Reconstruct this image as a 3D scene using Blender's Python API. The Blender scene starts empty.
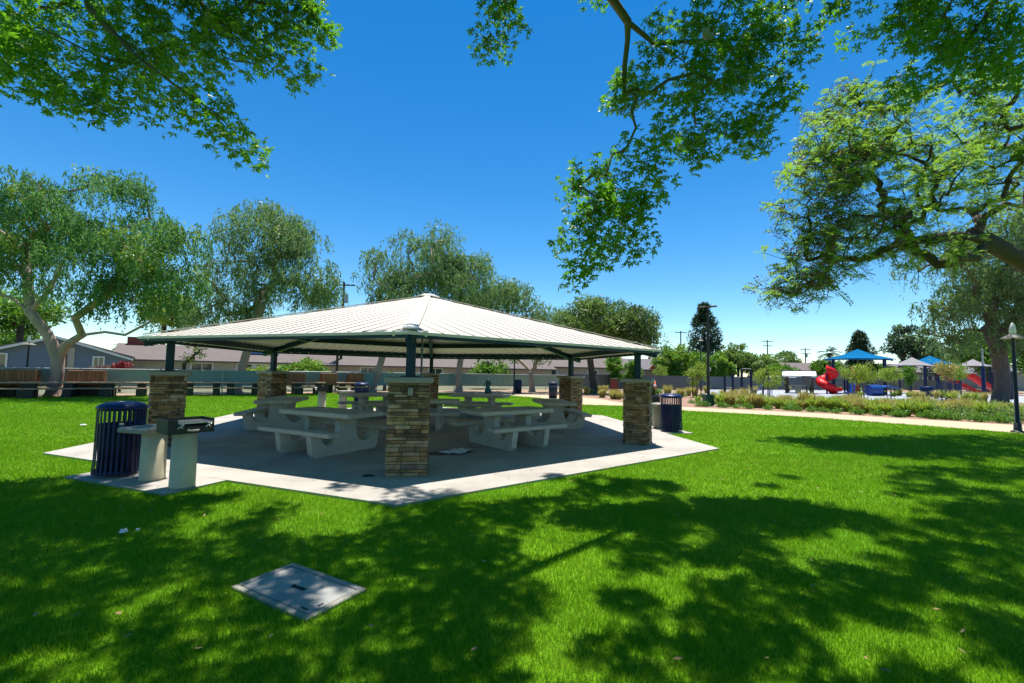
import bpy, math, random
import numpy as np
from mathutils import Vector, Matrix
random.seed(7); rng = np.random.default_rng(7)
SC = bpy.context.scene; COL = SC.collection
PI = math.pi; R = math.radians
# ------------------------------------------------------------------ camera geometry (metres; camera at the origin looking along +Y)
F, PITCH, ROLL, H = 461.76, 0.0656, 0.0177, 1.585
def ray(u, v):
    a, b = u-512, v-341.5
    c, s = math.cos(ROLL), math.sin(ROLL)
    x, y = c*a+s*b, -s*a+c*b
    c, s = math.cos(PITCH), math.sin(PITCH)
    return np.array([x/F, c+s*y/F, s-c*y/F])
def G(u, v, z=0.0):                     # survey: the point of the ground seen along a sight line
    d = ray(u, v); t = (z-H)/d[2]; return np.array([0, 0, H])+d*t
def D(u, v, Y):                         # survey: the point at distance Y along a sight line
    d = ray(u, v); return np.array([0, 0, H])+d*Y/d[1]
def proj(P):
    P = np.atleast_2d(np.asarray(P, float)); x, y, z = P[:, 0], P[:, 1], P[:, 2]-H
    c, s = math.cos(PITCH), math.sin(PITCH)
    yy = c*y+s*z; zz = -s*y+c*z
    yy = np.where(yy < 0.05, 0.05, yy)
    a, b = F*x/yy, -F*zz/yy
    c, s = math.cos(ROLL), math.sin(ROLL)
    return 512+c*a-s*b, 341.5+s*a+c*b
cam = bpy.data.cameras.new('camera'); co = bpy.data.objects.new('camera', cam); COL.objects.link(co)
c, s = math.cos(ROLL), math.sin(ROLL); cp, sp = math.cos(PITCH), math.sin(PITCH)
rv = Vector((c, -sp*s, cp*s)); uv = Vector((-s, -sp*c, cp*c)); fv = Vector((0, cp, sp))
co.matrix_world = Matrix(((rv.x, uv.x, -fv.x, 0), (rv.y, uv.y, -fv.y, 0), (rv.z, uv.z, -fv.z, H), (0, 0, 0, 1)))
cam.sensor_width = 36; cam.lens = 36*F/1024; cam.clip_end = 3000; cam.clip_start = 0.05
SC.camera = co
# ------------------------------------------------------------------ light
SUN = Vector((0.10, 0.455, 2.14)).normalized()
OX, OY = 0.10/2.14, 0.455/2.14
sl = bpy.data.lights.new('sun', 'SUN'); so = bpy.data.objects.new('sun', sl); COL.objects.link(so)
sl.energy = 4.7; sl.angle = R(0.53); sl.color = (1, .96, .90)
so.rotation_euler = (-SUN).to_track_quat('-Z', 'Y').to_euler(); so.location = (0, 0, 40)
w = bpy.data.worlds.new('World'); SC.world = w; w.use_nodes = True
nt = w.node_tree; bg = nt.nodes['Background']
sk = nt.nodes.new('ShaderNodeTexSky'); sk.sky_type = 'NISHITA'; sk.sun_disc = False
sk.sun_elevation = math.asin(SUN.z); sk.sun_rotation = math.atan2(SUN.x, SUN.y)
sk.air_density = 1.0; sk.dust_density = 0.0; sk.ozone_density = 1.0; sk.altitude = 1200
hs = nt.nodes.new('ShaderNodeHueSaturation'); hs.inputs['Saturation'].default_value = 1.42
nt.links.new(sk.outputs[0], hs.inputs['Color'])
ti = nt.nodes.new('ShaderNodeMix'); ti.data_type = 'RGBA'; ti.blend_type = 'MULTIPLY'; ti.inputs[0].default_value = 1
ti.inputs[7].default_value = (.88, .97, .95, 1)
nt.links.new(hs.outputs[0], ti.inputs[6]); nt.links.new(ti.outputs[2], bg.inputs[0])
bg.inputs[1].default_value = 0.105
SC.view_settings.view_transform = 'Standard'; SC.view_settings.look = 'None'
SC.view_settings.exposure = 0.86; SC.view_settings.gamma = 1
SC.render.engine = 'CYCLES'
SC.cycles.max_bounces = 6; SC.cycles.diffuse_bounces = 4; SC.cycles.glossy_bounces = 2
SC.cycles.transmission_bounces = 4; SC.cycles.transparent_max_bounces = 6
SC.cycles.use_denoising = True
# ------------------------------------------------------------------ materials
MATS = {}
def _new(name):
    m = bpy.data.materials.new(name); m.use_nodes = True; MATS[name] = m
    n = m.node_tree.nodes; return m, n, m.node_tree.links, n['Principled BSDF']
def pmat(name, c1, c2=None, scale=6, rough=.75, bump=0., bscale=40, metal=0., island=0., detail=4, spec=.4, coat=0, stretch=None):
    """surface of one kind: two tones broken up by noise, fine bump, optional tone per separate piece"""
    m, n, l, b = _new(name)
    b.inputs['Roughness'].default_value = rough; b.inputs['Metallic'].default_value = metal
    b.inputs['Specular IOR Level'].default_value = spec; b.inputs['Coat Weight'].default_value = coat
    tc = n.new('ShaderNodeTexCoord'); vec = tc.outputs['Object']
    if stretch:
        mp = n.new('ShaderNodeMapping'); mp.inputs['Scale'].default_value = stretch
        l.new(vec, mp.inputs[0]); vec = mp.outputs[0]
    c2 = c2 or tuple(x*.8 for x in c1)
    no = n.new('ShaderNodeTexNoise'); no.inputs['Scale'].default_value = scale; no.inputs['Detail'].default_value = detail
    no.inputs['Roughness'].default_value = .6
    l.new(vec, no.inputs['Vector'])
    mr = n.new('ShaderNodeMapRange'); mr.inputs[1].default_value = .32; mr.inputs[2].default_value = .68
    l.new(no.outputs[0], mr.inputs[0])
    mx = n.new('ShaderNodeMix'); mx.data_type = 'RGBA'
    mx.inputs[6].default_value = (*c1, 1); mx.inputs[7].default_value = (*c2, 1)
    l.new(mr.outputs[0], mx.inputs[0]); out = mx.outputs[2]
    if island:
        ge = n.new('ShaderNodeNewGeometry')
        h = n.new('ShaderNodeHueSaturation')
        m2 = n.new('ShaderNodeMapRange'); m2.inputs[3].default_value = 1-island; m2.inputs[4].default_value = 1+island
        l.new(ge.outputs['Random Per Island'], m2.inputs[0]); l.new(m2.outputs[0], h.inputs['Value'])
        l.new(out, h.inputs['Color']); out = h.outputs[0]
    l.new(out, b.inputs['Base Color'])
    if bump:
        nb = n.new('ShaderNodeTexNoise'); nb.inputs['Scale'].default_value = bscale; nb.inputs['Detail'].default_value = 5
        l.new(vec, nb.inputs['Vector'])
        bu = n.new('ShaderNodeBump'); bu.inputs['Strength'].default_value = bump; bu.inputs['Distance'].default_value = .02
        l.new(nb.outputs[0], bu.inputs['Height']); l.new(bu.outputs[0], b.inputs['Normal'])
    return m
def rampmat(name, cols, rough=.85, bump=.4, bscale=60, noise=9):
    """one tone per separate piece, taken from a list (stones, slats, boards)"""
    m, n, l, b = _new(name); b.inputs['Roughness'].default_value = rough; b.inputs['Specular IOR Level'].default_value = .3
    ge = n.new('ShaderNodeNewGeometry'); cr = n.new('ShaderNodeValToRGB'); cr.color_ramp.interpolation = 'CONSTANT'
    e = cr.color_ramp.elements
    for i, q in enumerate(cols):
        x = e[i] if i < 2 else e.new(i/len(cols)); x.position = i/len(cols); x.color = (*q, 1)
    l.new(ge.outputs['Random Per Island'], cr.inputs[0])
    tc = n.new('ShaderNodeTexCoord'); no = n.new('ShaderNodeTexNoise'); no.inputs['Scale'].default_value = noise; no.inputs['Detail'].default_value = 6
    l.new(tc.outputs['Object'], no.inputs['Vector'])
    mr = n.new('ShaderNodeMapRange'); mr.inputs[1].default_value = .3; mr.inputs[2].default_value = .7; mr.inputs[3].default_value = .6; mr.inputs[4].default_value = 1.3
    l.new(no.outputs[0], mr.inputs[0])
    h = n.new('ShaderNodeHueSaturation'); l.new(mr.outputs[0], h.inputs['Value']); l.new(cr.outputs[0], h.inputs['Color'])
    l.new(h.outputs[0], b.inputs['Base Color'])
    nb = n.new('ShaderNodeTexNoise'); nb.inputs['Scale'].default_value = bscale; nb.inputs['Detail'].default_value = 6
    l.new(tc.outputs['Object'], nb.inputs['Vector'])
    bu = n.new('ShaderNodeBump'); bu.inputs['Strength'].default_value = bump; bu.inputs['Distance'].default_value = .02
    l.new(nb.outputs[0], bu.inputs['Height']); l.new(bu.outputs[0], b.inputs['Normal'])
    return m
def leafmat(name, c1, c2, trans=.4, tc=None, rough=.45, nscale=.9, spec=.35, dry=None):
    m, n, l, b = _new(name); b.inputs['Roughness'].default_value = rough; b.inputs['Specular IOR Level'].default_value = spec
    ge = n.new('ShaderNodeNewGeometry'); to = n.new('ShaderNodeTexCoord')
    no = n.new('ShaderNodeTexNoise'); no.inputs['Scale'].default_value = nscale; no.inputs['Detail'].default_value = 3
    l.new(to.outputs['Object'], no.inputs['Vector'])
    ad = n.new('ShaderNodeMath'); ad.operation = 'MULTIPLY_ADD'; ad.inputs[1].default_value = .5
    l.new(ge.outputs['Random Per Island'], ad.inputs[0])
    m1 = n.new('ShaderNodeMapRange'); m1.inputs[1].default_value = .35; m1.inputs[2].default_value = .65; m1.inputs[4].default_value = .5
    l.new(no.outputs[0], m1.inputs[0]); l.new(m1.outputs[0], ad.inputs[2])
    mx = n.new('ShaderNodeMix'); mx.data_type = 'RGBA'; mx.inputs[6].default_value = (*c1, 1); mx.inputs[7].default_value = (*c2, 1)
    l.new(ad.outputs[0], mx.inputs[0])
    if dry:                                       # straw coloured patches of worn turf
        n2 = n.new('ShaderNodeTexNoise'); n2.inputs['Scale'].default_value = .55; n2.inputs['Detail'].default_value = 5; n2.inputs['Roughness'].default_value = .7
        l.new(to.outputs['Object'], n2.inputs['Vector']); m2 = n.new('ShaderNodeMapRange'); m2.inputs[1].default_value = .46; m2.inputs[2].default_value = .70; m2.inputs[4].default_value = .55
        l.new(n2.outputs[0], m2.inputs[0]); m3 = n.new('ShaderNodeMix'); m3.data_type = 'RGBA'; m3.inputs[7].default_value = (*dry, 1)
        l.new(m2.outputs[0], m3.inputs[0]); l.new(mx.outputs[2], m3.inputs[6]); mx = m3
    l.new(mx.outputs[2], b.inputs['Base Color'])
    t = n.new('ShaderNodeBsdfTranslucent'); ms = n.new('ShaderNodeMixShader'); ms.inputs[0].default_value = trans
    if tc: 
        mt = n.new('ShaderNodeMix'); mt.data_type = 'RGBA'; mt.inputs[0].default_value = .7; mt.inputs[7].default_value = (*tc, 1)
        l.new(mx.outputs[2], mt.inputs[6]); l.new(mt.outputs[2], t.inputs[0])
    else: l.new(mx.outputs[2], t.inputs[0])
    l.new(b.outputs[0], ms.inputs[1]); l.new(t.outputs[0], ms.inputs[2]); l.new(ms.outputs[0], n['Material Output'].inputs[0])
    return m
def M(n): return MATS[n]
# ------------------------------------------------------------------ mesh helpers
class MB:
    """collects simple shapes and links them as ONE mesh object"""
    def __init__(s): s.v = []; s.f = []; s.sm = []
    def add(s, vs, fs, smooth=False):
        o = len(s.v); s.v += [tuple(map(float, q)) for q in vs]; s.f += [tuple(i+o for i in f) for f in fs]; s.sm += [smooth]*len(fs); return s
    def box(s, c, d, rz=0, bev=0, m=None):
        x, y, z = d[0]/2, d[1]/2, d[2]/2
        if bev:
            e = min(bev, x*.9, y*.9, z*.9)
            pr = [(-x+e, -y), (x-e, -y), (x, -y+e), (x, y-e), (x-e, y), (-x+e, y), (-x, y-e), (-x, -y+e)]
            ins = [(px*(x-e)/x, py*(y-e)/y) for px, py in pr]
            vs = [(px, py, -z) for px, py in ins]+[(px, py, -z+e) for px, py in pr]+[(px, py, z-e) for px, py in pr]+[(px, py, z) for px, py in ins]
            fs = [tuple(range(7, -1, -1)), tuple(range(24, 32))]
            for k in range(3): fs += [(k*8+i, k*8+(i+1) % 8, k*8+8+(i+1) % 8, k*8+8+i) for i in range(8)]
        else:
            vs = [(-x, -y, -z), (x, -y, -z), (x, y, -z), (-x, y, -z), (-x, -y, z), (x, -y, z), (x, y, z), (-x, y, z)]
            fs = [(3, 2, 1, 0), (4, 5, 6, 7), (0, 1, 5, 4), (1, 2, 6, 5), (2, 3, 7, 6), (3, 0, 4, 7)]
        if m is not None: vs = [m @ Vector(q) for q in vs]
        else:
            ca, sa = math.cos(rz), math.sin(rz)
            vs = [(c[0]+ca*q[0]-sa*q[1], c[1]+sa*q[0]+ca*q[1], c[2]+q[2]) for q in vs]
        return s.add(vs, fs)
    def bar(s, a, b, w, h=None, up=(0, 0, 1), bev=0):
        a, b = Vector(a), Vector(b); h = h or w; d = b-a; L = d.length; d.normalize(); u = Vector(up)
        if abs(d.dot(u)) > .99: u = Vector((0, 1, 0))
        y = u.cross(d).normalized(); z = d.cross(y); c = (a+b)/2
        m = Matrix(((d.x, y.x, z.x, c.x), (d.y, y.y, z.y, c.y), (d.z, y.z, z.z, c.z), (0, 0, 0, 1)))
        return s.box((0, 0, 0), (L, w, h), bev=bev, m=m)
    def tube(s, pts, rad, n=8, caps=True):
        P = [Vector(q) for q in pts]; k = len(P)
        if not hasattr(rad, '__len__'): rad = [rad]*k
        t0 = (P[1]-P[0]).normalized(); u = t0.orthogonal().normalized(); vs = []
        for i in range(k):
            t = (P[min(i+1, k-1)]-P[max(i-1, 0)]).normalized()
            u = (u-t*u.dot(t)); u = u.normalized() if u.length > 1e-6 else t.orthogonal().normalized(); w_ = t.cross(u)
            vs += [P[i]+(u*math.cos(2*PI*j/n)+w_*math.sin(2*PI*j/n))*rad[i] for j in range(n)]
        fs = [(i*n+j, i*n+(j+1) % n, (i+1)*n+(j+1) % n, (i+1)*n+j) for i in range(k-1) for j in range(n)]
        s.add(vs, fs, True)
        if caps: s.add(vs[:n], [tuple(range(n-1, -1, -1))]); s.add(vs[-n:], [tuple(range(n))])
        return s
    def cyl(s, x, y, z0, z1, r, r1=None, n=24): return s.tube([(x, y, z0), (x, y, z1)], [r, r if r1 is None else r1], n)
    def lathe(s, prof, n=32, c=(0, 0)):
        vs = [(c[0]+r*math.cos(2*PI*j/n), c[1]+r*math.sin(2*PI*j/n), z) for r, z in prof for j in range(n)]
        fs = [(i*n+j, i*n+(j+1) % n, (i+1)*n+(j+1) % n, (i+1)*n+j) for i in range(len(prof)-1) for j in range(n)]
        return s.add(vs, fs, True)
    def prism(s, poly, z0, z1):
        n = len(poly); a = sum(poly[i][0]*poly[(i+1) % n][1]-poly[(i+1) % n][0]*poly[i][1] for i in range(n))
        if a < 0: poly = poly[::-1]
        return s.add([(x, y, z0) for x, y in poly]+[(x, y, z1) for x, y in poly], [tuple(range(n-1, -1, -1)), tuple(range(n, 2*n))]+[(i, (i+1) % n, n+(i+1) % n, n+i) for i in range(n)])
    def extr(s, poly, o, ex, ey, ez, t):           # flat outline (a,b) in axes ex,ey, thickened by t along ez (centred)
        n = len(poly); o, ex, ey, ez = map(Vector, (o, ex, ey, ez))
        A = [o+ex*a+ey*b-ez*t/2 for a, b in poly]; B = [q+ez*t for q in A]
        return s.add(A+B, [tuple(range(n-1, -1, -1)), tuple(range(n, 2*n))]+[(i, (i+1) % n, n+(i+1) % n, n+i) for i in range(n)])
    def build(s, name, mat, parent=None, loc=None):
        me = bpy.data.meshes.new(name); me.from_pydata(s.v, [], s.f); me.polygons.foreach_set('use_smooth', s.sm)
        me.materials.append(M(mat)); me.update()
        o = bpy.data.objects.new(name, me); COL.objects.link(o)
        if parent: o.parent = parent
        if loc is not None: o.location = loc
        return o
def npmesh(name, V, nper, mat, parent=None, smooth=False):
    """many separate small faces (leaves, blades), nper corners each, as one mesh"""
    V = np.ascontiguousarray(V.reshape(-1, 3), dtype=np.float32); nv = len(V); nf = nv//nper
    me = bpy.data.meshes.new(name); me.vertices.add(nv); me.vertices.foreach_set('co', V.ravel())
    me.loops.add(nv); me.loops.foreach_set('vertex_index', np.arange(nv, dtype=np.int32))
    me.polygons.add(nf); me.polygons.foreach_set('loop_start', np.arange(0, nv, nper, dtype=np.int32))
    me.polygons.foreach_set('loop_total', np.full(nf, nper, dtype=np.int32))
    me.materials.append(M(mat)); me.update(); me.validate()
    o = bpy.data.objects.new(name, me); COL.objects.link(o)
    if parent: o.parent = parent
    return o
def tag(o, label=None, cat=None, group=None, kind=None):
    if label: o['label'] = label
    if cat: o['category'] = cat
    if group: o['group'] = group
    if kind: o['kind'] = kind
    return o
def thing(name, label, cat, loc=(0, 0, 0), rz=0, group=None):
    o = bpy.data.objects.new(name, None); COL.objects.link(o); o.empty_display_size = .2
    o.location = loc; o.rotation_euler = (0, 0, rz); return tag(o, label, cat, group)
def copy_tree(o, parent=None):
    c_ = o.copy(); COL.objects.link(c_)
    if parent: c_.parent = parent
    for ch in list(o.children): copy_tree(ch, c_)
    return c_
def place(o, loc, rz, label, group=None):
    o.location = loc; o.rotation_euler = (0, 0, rz); return tag(o, label, None, group)
def struct(o): return tag(o, kind='structure')

# ------------------------------------------------------------------ the materials of the place
pmat('concrete', (.43, .395, .345), (.30, .275, .24), 1.1, .85, .25, 90, detail=12)
pmat('table_concrete', (.52, .485, .39), (.42, .39, .31), 5, .85, .35, 120, detail=8)
pmat('pedestal', (.56, .50, .34), (.45, .40, .27), 4, .8, .2, 140)
pmat('cap_concrete', (.31, .29, .25), (.24, .225, .19), 8, .85, .25, 120)
rampmat('ledgestone', [(0.205, 0.126, 0.059), (0.27, 0.181, 0.089), (0.131, 0.084, 0.044), (0.327, 0.232, 0.126), (0.172, 0.119, 0.066), (0.237, 0.152, 0.069), (0.098, 0.069, 0.044), (0.279, 0.21, 0.133), (0.302, 0.188, 0.082), (0.163, 0.131, 0.092), (0.36, 0.276, 0.17)])
pmat('mortar', (.07, .06, .045), None, 12, .95)
pmat('roof_white', (.63, .575, .485), (.585, .53, .445), .8, .45, .03, 30)
pmat('soffit', (.80, .74, .61), (.74, .68, .55), 1.5, .55)
pmat('teal_steel', (.003, .032, .055), (.003, .027, .046), 4, .5, spec=.3)
pmat('navy_steel', (.004, .016, .080), (.004, .013, .066), 6, .4, spec=.3)
pmat('navy_liner', (.008, .010, .035), None, 6, .6)
pmat('bright_blue', (.02, .10, .42), (.018, .09, .36), 6, .4)
pmat('grill_black', (.012, .020, .018), (.02, .022, .02), 20, .55, .1, 100)
pmat('steel', (.55, .55, .53), (.42, .42, .41), 20, .35, metal=.8)
pmat('dark_metal', (.02, .022, .022), None, 8, .5)
pmat('green_box', (.008, .085, .05), None, 5, .5)
pmat('dirt', (.36, .25, .165), (.27, .18, .115), .8, .95, .5, 25, detail=8)
pmat('tan_path', (.50, .39, .25), (.43, .33, .21), 1.2, .95, .3, 60, detail=8)
pmat('mulch', (.23, .13, .085), (.33, .21, .14), 3, .95, .6, 30, detail=8)
pmat('rubber_surface', (.33, .35, .38), (.29, .31, .35), 1, .9)
pmat('asphalt', (.06, .06, .06), (.05, .05, .05), 2, .9)
pmat('far_ground', (.16, .15, .09), (.11, .12, .055), .05, .95)
pmat('fence_green', (.20, .30, .245), (.165, .255, .21), 1.2, .85, stretch=(1, 1, .2))
pmat('fence_dark', (.10, .12, .125), (.08, .10, .10), 1, .8)
pmat('wood_red', (.30, .125, .05), (.22, .085, .035), 4, .7, .15, 30, stretch=(6, 6, .6), island=.25)
pmat('wood_tan', (.40, .27, .17), (.33, .21, .13), 4, .75, stretch=(1, 6, 6))
pmat('blue_siding', (.16, .20, .26), (.145, .18, .235), 2, .8, stretch=(.2, .2, 8))
pmat('beige_wall', (.46, .40, .33), None, 2, .85)
pmat('pink_wall', (.50, .38, .32), None, 2, .85)
pmat('white_paint', (.78, .77, .74), (.72, .71, .68), 4, .6)
pmat('roof_brown', (.155, .125, .112), (.12, .096, .086), 2.5, .9, .3, 20, stretch=(.6, .6, 5))
pmat('roof_grey', (.15, .14, .14), (.11, .105, .105), 2.5, .9, .3, 20)
pmat('brick', (.22, .055, .04), (.17, .045, .035), 8, .9)
pmat('window_glass', (.03, .04, .05), (.05, .06, .07), 2, .08, spec=.8)
pmat('solar', (.01, .012, .03), None, 3, .15)
pmat('slide_red', (.62, .015, .018), (.55, .012, .015), 3, .45, spec=.2)
pmat('canopy_blue', (.002, .13, .29), (.002, .11, .25), 2, .9, spec=.05)
pmat('canopy_grey', (.21, .20, .21), None, 2, .7)
pmat('play_blue', (.015, .06, .26), None, 3, .35)
pmat('play_grey', (.12, .13, .15), None, 3, .5)
pmat('fascia', (.72, .68, .64), None, 3, .6)
pmat('pole_wood', (.075, .05, .035), (.055, .038, .028), 3, .9, stretch=(8, 8, .5))
pmat('car_white', (.65, .66, .68), None, 3, .25, coat=.5)
pmat('car_silver', (.25, .28, .34), None, 3, .25, coat=.5, metal=.3)
pmat('tyre', (.012, .012, .012), None, 5, .8)
pmat('orange', (.70, .12, .03), None, 5, .5)
pmat('bark_pale', (.42, .30, .23), (.27, .20, .16), 2.2, .9, .6, 12, stretch=(2, 2, .7), detail=8)
pmat('bark_grey', (.17, .145, .125), (.10, .085, .075), 3, .95, .8, 14, stretch=(2, 2, .6), detail=8)
pmat('bark_dark', (.085, .066, .05), (.055, .042, .032), 3, .95, .8, 14, stretch=(2, 2, .6), detail=8)
pmat('bark_green', (.12, .125, .075), (.08, .075, .05), 5, .9, .7, 18, detail=8)
pmat('flower_red', (.30, .025, .035), None, 5, .6)
pmat('fruit', (.42, .40, .27), None, 8, .7)
pmat('scrap', (.8, .8, .78), None, 9, .8)
pmat('dark_cloth', (.02, .02, .022), None, 9, .9)
pmat('wet', (.10, .10, .095), None, 4, .05, spec=.6)
leafmat('leaf_floss', (.018, .080, .006), (.095, .255, .012), .48, (.20, .50, .016), nscale=1.5)
leafmat('leaf_jacaranda', (.055, .17, .018), (.20, .35, .035), .5, (.34, .56, .05), nscale=.7)
leafmat('leaf_tip', (.16, .09, .08), (.24, .15, .10), .3)
leafmat('leaf_eucalypt', (.022, .095, .028), (.13, .26, .07), .4, (.20, .42, .08), rough=.6, nscale=.6, spec=.15)
leafmat('leaf_silver', (.05, .125, .055), (.21, .31, .14), .4, (.25, .42, .11), rough=.6, nscale=.5, spec=.15)
leafmat('leaf_green', (.04, .14, .014), (.11, .27, .025), .4, (.25, .45, .03), nscale=.5)
leafmat('leaf_lime', (.12, .23, .02), (.27, .38, .045), .4, (.40, .52, .05), nscale=.6)
leafmat('leaf_dark', (.025, .06, .025), (.08, .13, .05), .25, nscale=.6)
leafmat('leaf_olive', (.06, .135, .03), (.19, .285, .065), .35, (.26, .40, .07), nscale=.5)
leafmat('leaf_ochre', (.24, .24, .05), (.46, .40, .12), .35, (.5, .46, .12), nscale=.8)
leafmat('leaf_plum', (.06, .03, .035), (.11, .06, .06), .2, nscale=.8)
leafmat('grass_blade', (.080, .245, .002), (.225, .40, .006), .33, (.27, .48, .006), rough=.5, nscale=2.2, spec=.25, dry=(.24, .30, .035))
# lawn soil and thatch under the blades
def lawn_material():
    m, n, l, b = _new('lawn'); b.inputs['Roughness'].default_value = .9; b.inputs['Specular IOR Level'].default_value = .15
    tc = n.new('ShaderNodeTexCoord')
    def noise(sc, det=6):
        q = n.new('ShaderNodeTexNoise'); q.inputs['Scale'].default_value = sc; q.inputs['Detail'].default_value = det
        q.inputs['Roughness'].default_value = .65; l.new(tc.outputs['Object'], q.inputs['Vector']); return q.outputs[0]
    def mr(x, a, b_):
        q = n.new('ShaderNodeMapRange'); q.inputs[1].default_value = a; q.inputs[2].default_value = b_; l.new(x, q.inputs[0]); return q.outputs[0]
    def mix(f, a, b_):
        q = n.new('ShaderNodeMix'); q.data_type = 'RGBA'; l.new(f, q.inputs[0])
        for i, x in ((6, a), (7, b_)):
            if isinstance(x, tuple): q.inputs[i].default_value = (*x, 1)
            else: l.new(x, q.inputs[i])
        return q.outputs[2]
    a = mix(mr(noise(.35), .35, .65), (.085, .245, .002), (.165, .315, .004))
    a = mix(mr(noise(7), .55, .8), a, (.21, .29, .03))
    a = mix(mr(noise(45, 4), .45, .75), a, (.055, .19, .003))
    l.new(a, b.inputs['Base Color'])
    bu = n.new('ShaderNodeBump'); bu.inputs['Strength'].default_value = .7; bu.inputs['Distance'].default_value = .04
    l.new(noise(60, 6), bu.inputs['Height']); l.new(bu.outputs[0], b.inputs['Normal'])
lawn_material()
# ------------------------------------------------------------------ the ground
def sheet(name, pts, z, mat):
    return struct(MB().add([(x, y, z) for x, y in pts], [tuple(range(len(pts)))]).build(name, mat))
sheet('ground', [(-600, -60), (600, -60), (600, 900), (-600, 900)], -.03, 'far_ground')
def GX(l): return [tuple(G(u, v)[:2]) for u, v in l]
edge_px = [(20, 397), (130, 395.8), (220, 394.6), (300, 393.6), (400, 393), (450, 393.4), (503, 395), (540, 398), (560, 401), (580, 404.8), (625, 405.9), (690, 411), (760, 414.6), (820, 418), (900, 424), (960, 428.5), (1014, 433)]
up_px = [(503, 393.4), (540, 394.3), (570, 396), (600, 399), (624, 403), (690, 407.2), (760, 410.6), (820, 413.3), (900, 418.2), (960, 421.6), (1014, 424.8)]
EDGE = GX(edge_px); UP = GX(up_px)
e0, e1 = EDGE[0], EDGE[-1]
lawn_poly = [(-60, -25), (40, -25), (40, 4), (e1[0]+6, e1[1]-5)]+EDGE[::-1]+[(e0[0]-16, e0[1]-11.5), (-60, -10)]
sheet('lawn', lawn_poly, 0, 'lawn')
sheet('path', EDGE[6:]+[(e1[0]+7, e1[1]-5.8), (e1[0]+9, e1[1]-4.3)]+UP[::-1], -.006, 'tan_path')
FD = np.array([26.5, 19.0])/math.hypot(26.5, 19); FN = np.array([-FD[1], FD[0]])      # the park fence runs this way
F0 = np.array([-22., 24.])
def fence_pt(t, off=0): return F0+FD*t+FN*off
a, b = fence_pt(-30, 1.5), fence_pt(36, 1.5)
sheet('dirt', [tuple(fence_pt(-30, -6)), tuple(fence_pt(10, -9)), (4.5, 28), (12, 24), (40, 8), (75, 30), (75, 75), tuple(b), tuple(a)], -.018, 'dirt')
sheet('planting_bed', UP[2:]+[(e1[0]+9, e1[1]-4.3), (40, 14), (34, 27), (22, 33), (15, 40), (6, 37)], -.012, 'mulch')
sheet('playground_surface', [(17, 40), (19, 33.5), (28, 33), (37, 34), (52, 38), (60, 48), (40, 58), (22, 52)], -.009, 'rubber_surface')
sheet('road', [(-20, 83), (20, 78), (120, 70), (120, 78), (20, 86), (-20, 91)], -.014, 'asphalt')
# ------------------------------------------------------------------ the pavilion
CX, CY, ROT = -2.366, 12.739, 0.144
RS, RR, HE, HA, RP, HP = 7.366, 6.2, 2.141, 3.647, 5.67, 1.479
def hx(r, k, t=0.):
    a = ROT+PI/3*k; return np.array([CX+r*math.sin(a)+t*math.cos(a), CY-r*math.cos(a)+t*math.sin(a)])
ZS = .03
struct(MB().prism([tuple(hx(RS, k)) for k in range(6)], -.12, ZS).build('concrete_pad', 'concrete'))
jm = MB()                                           # saw-cut joints across the pad
for k in range(6):
    p, q = hx(RS*.55, k), hx(RS*.55, k+1); jm.bar((*p, ZS+.0005), (*q, ZS+.0005), .012, .0032)
struct(jm.build('pad_joint', 'mortar'))
def around(p, k):                                   # turned by k*120 degrees about the pavilion's centre
    a = 2*PI/3*k; x, y = p[0]-CX, p[1]-CY
    return np.array([CX+x*math.cos(a)-y*math.sin(a), CY+x*math.sin(a)+y*math.cos(a)])
pL, pN = hx(RS, -1), hx(RS, 0); et = (pN-pL)/np.linalg.norm(pN-pL); en = np.array([et[1], -et[0]])
def along(px): g_ = G(*px)[:2]-pL; return float(g_@et), float(g_@en)
s0, s1, so_ = along((73, 477))[0], along((165, 496))[0], along((163, 496))[1]
for k in range(3):
    q = [pL+et*s0, pL+et*s1, pL+et*s1+en*so_, pL+et*s0+en*so_]
    struct(MB().prism([tuple(around(x, k)+np.array([0, 0])) for x in q], -.1, ZS-.003).build('station_pad', 'concrete'))

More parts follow.
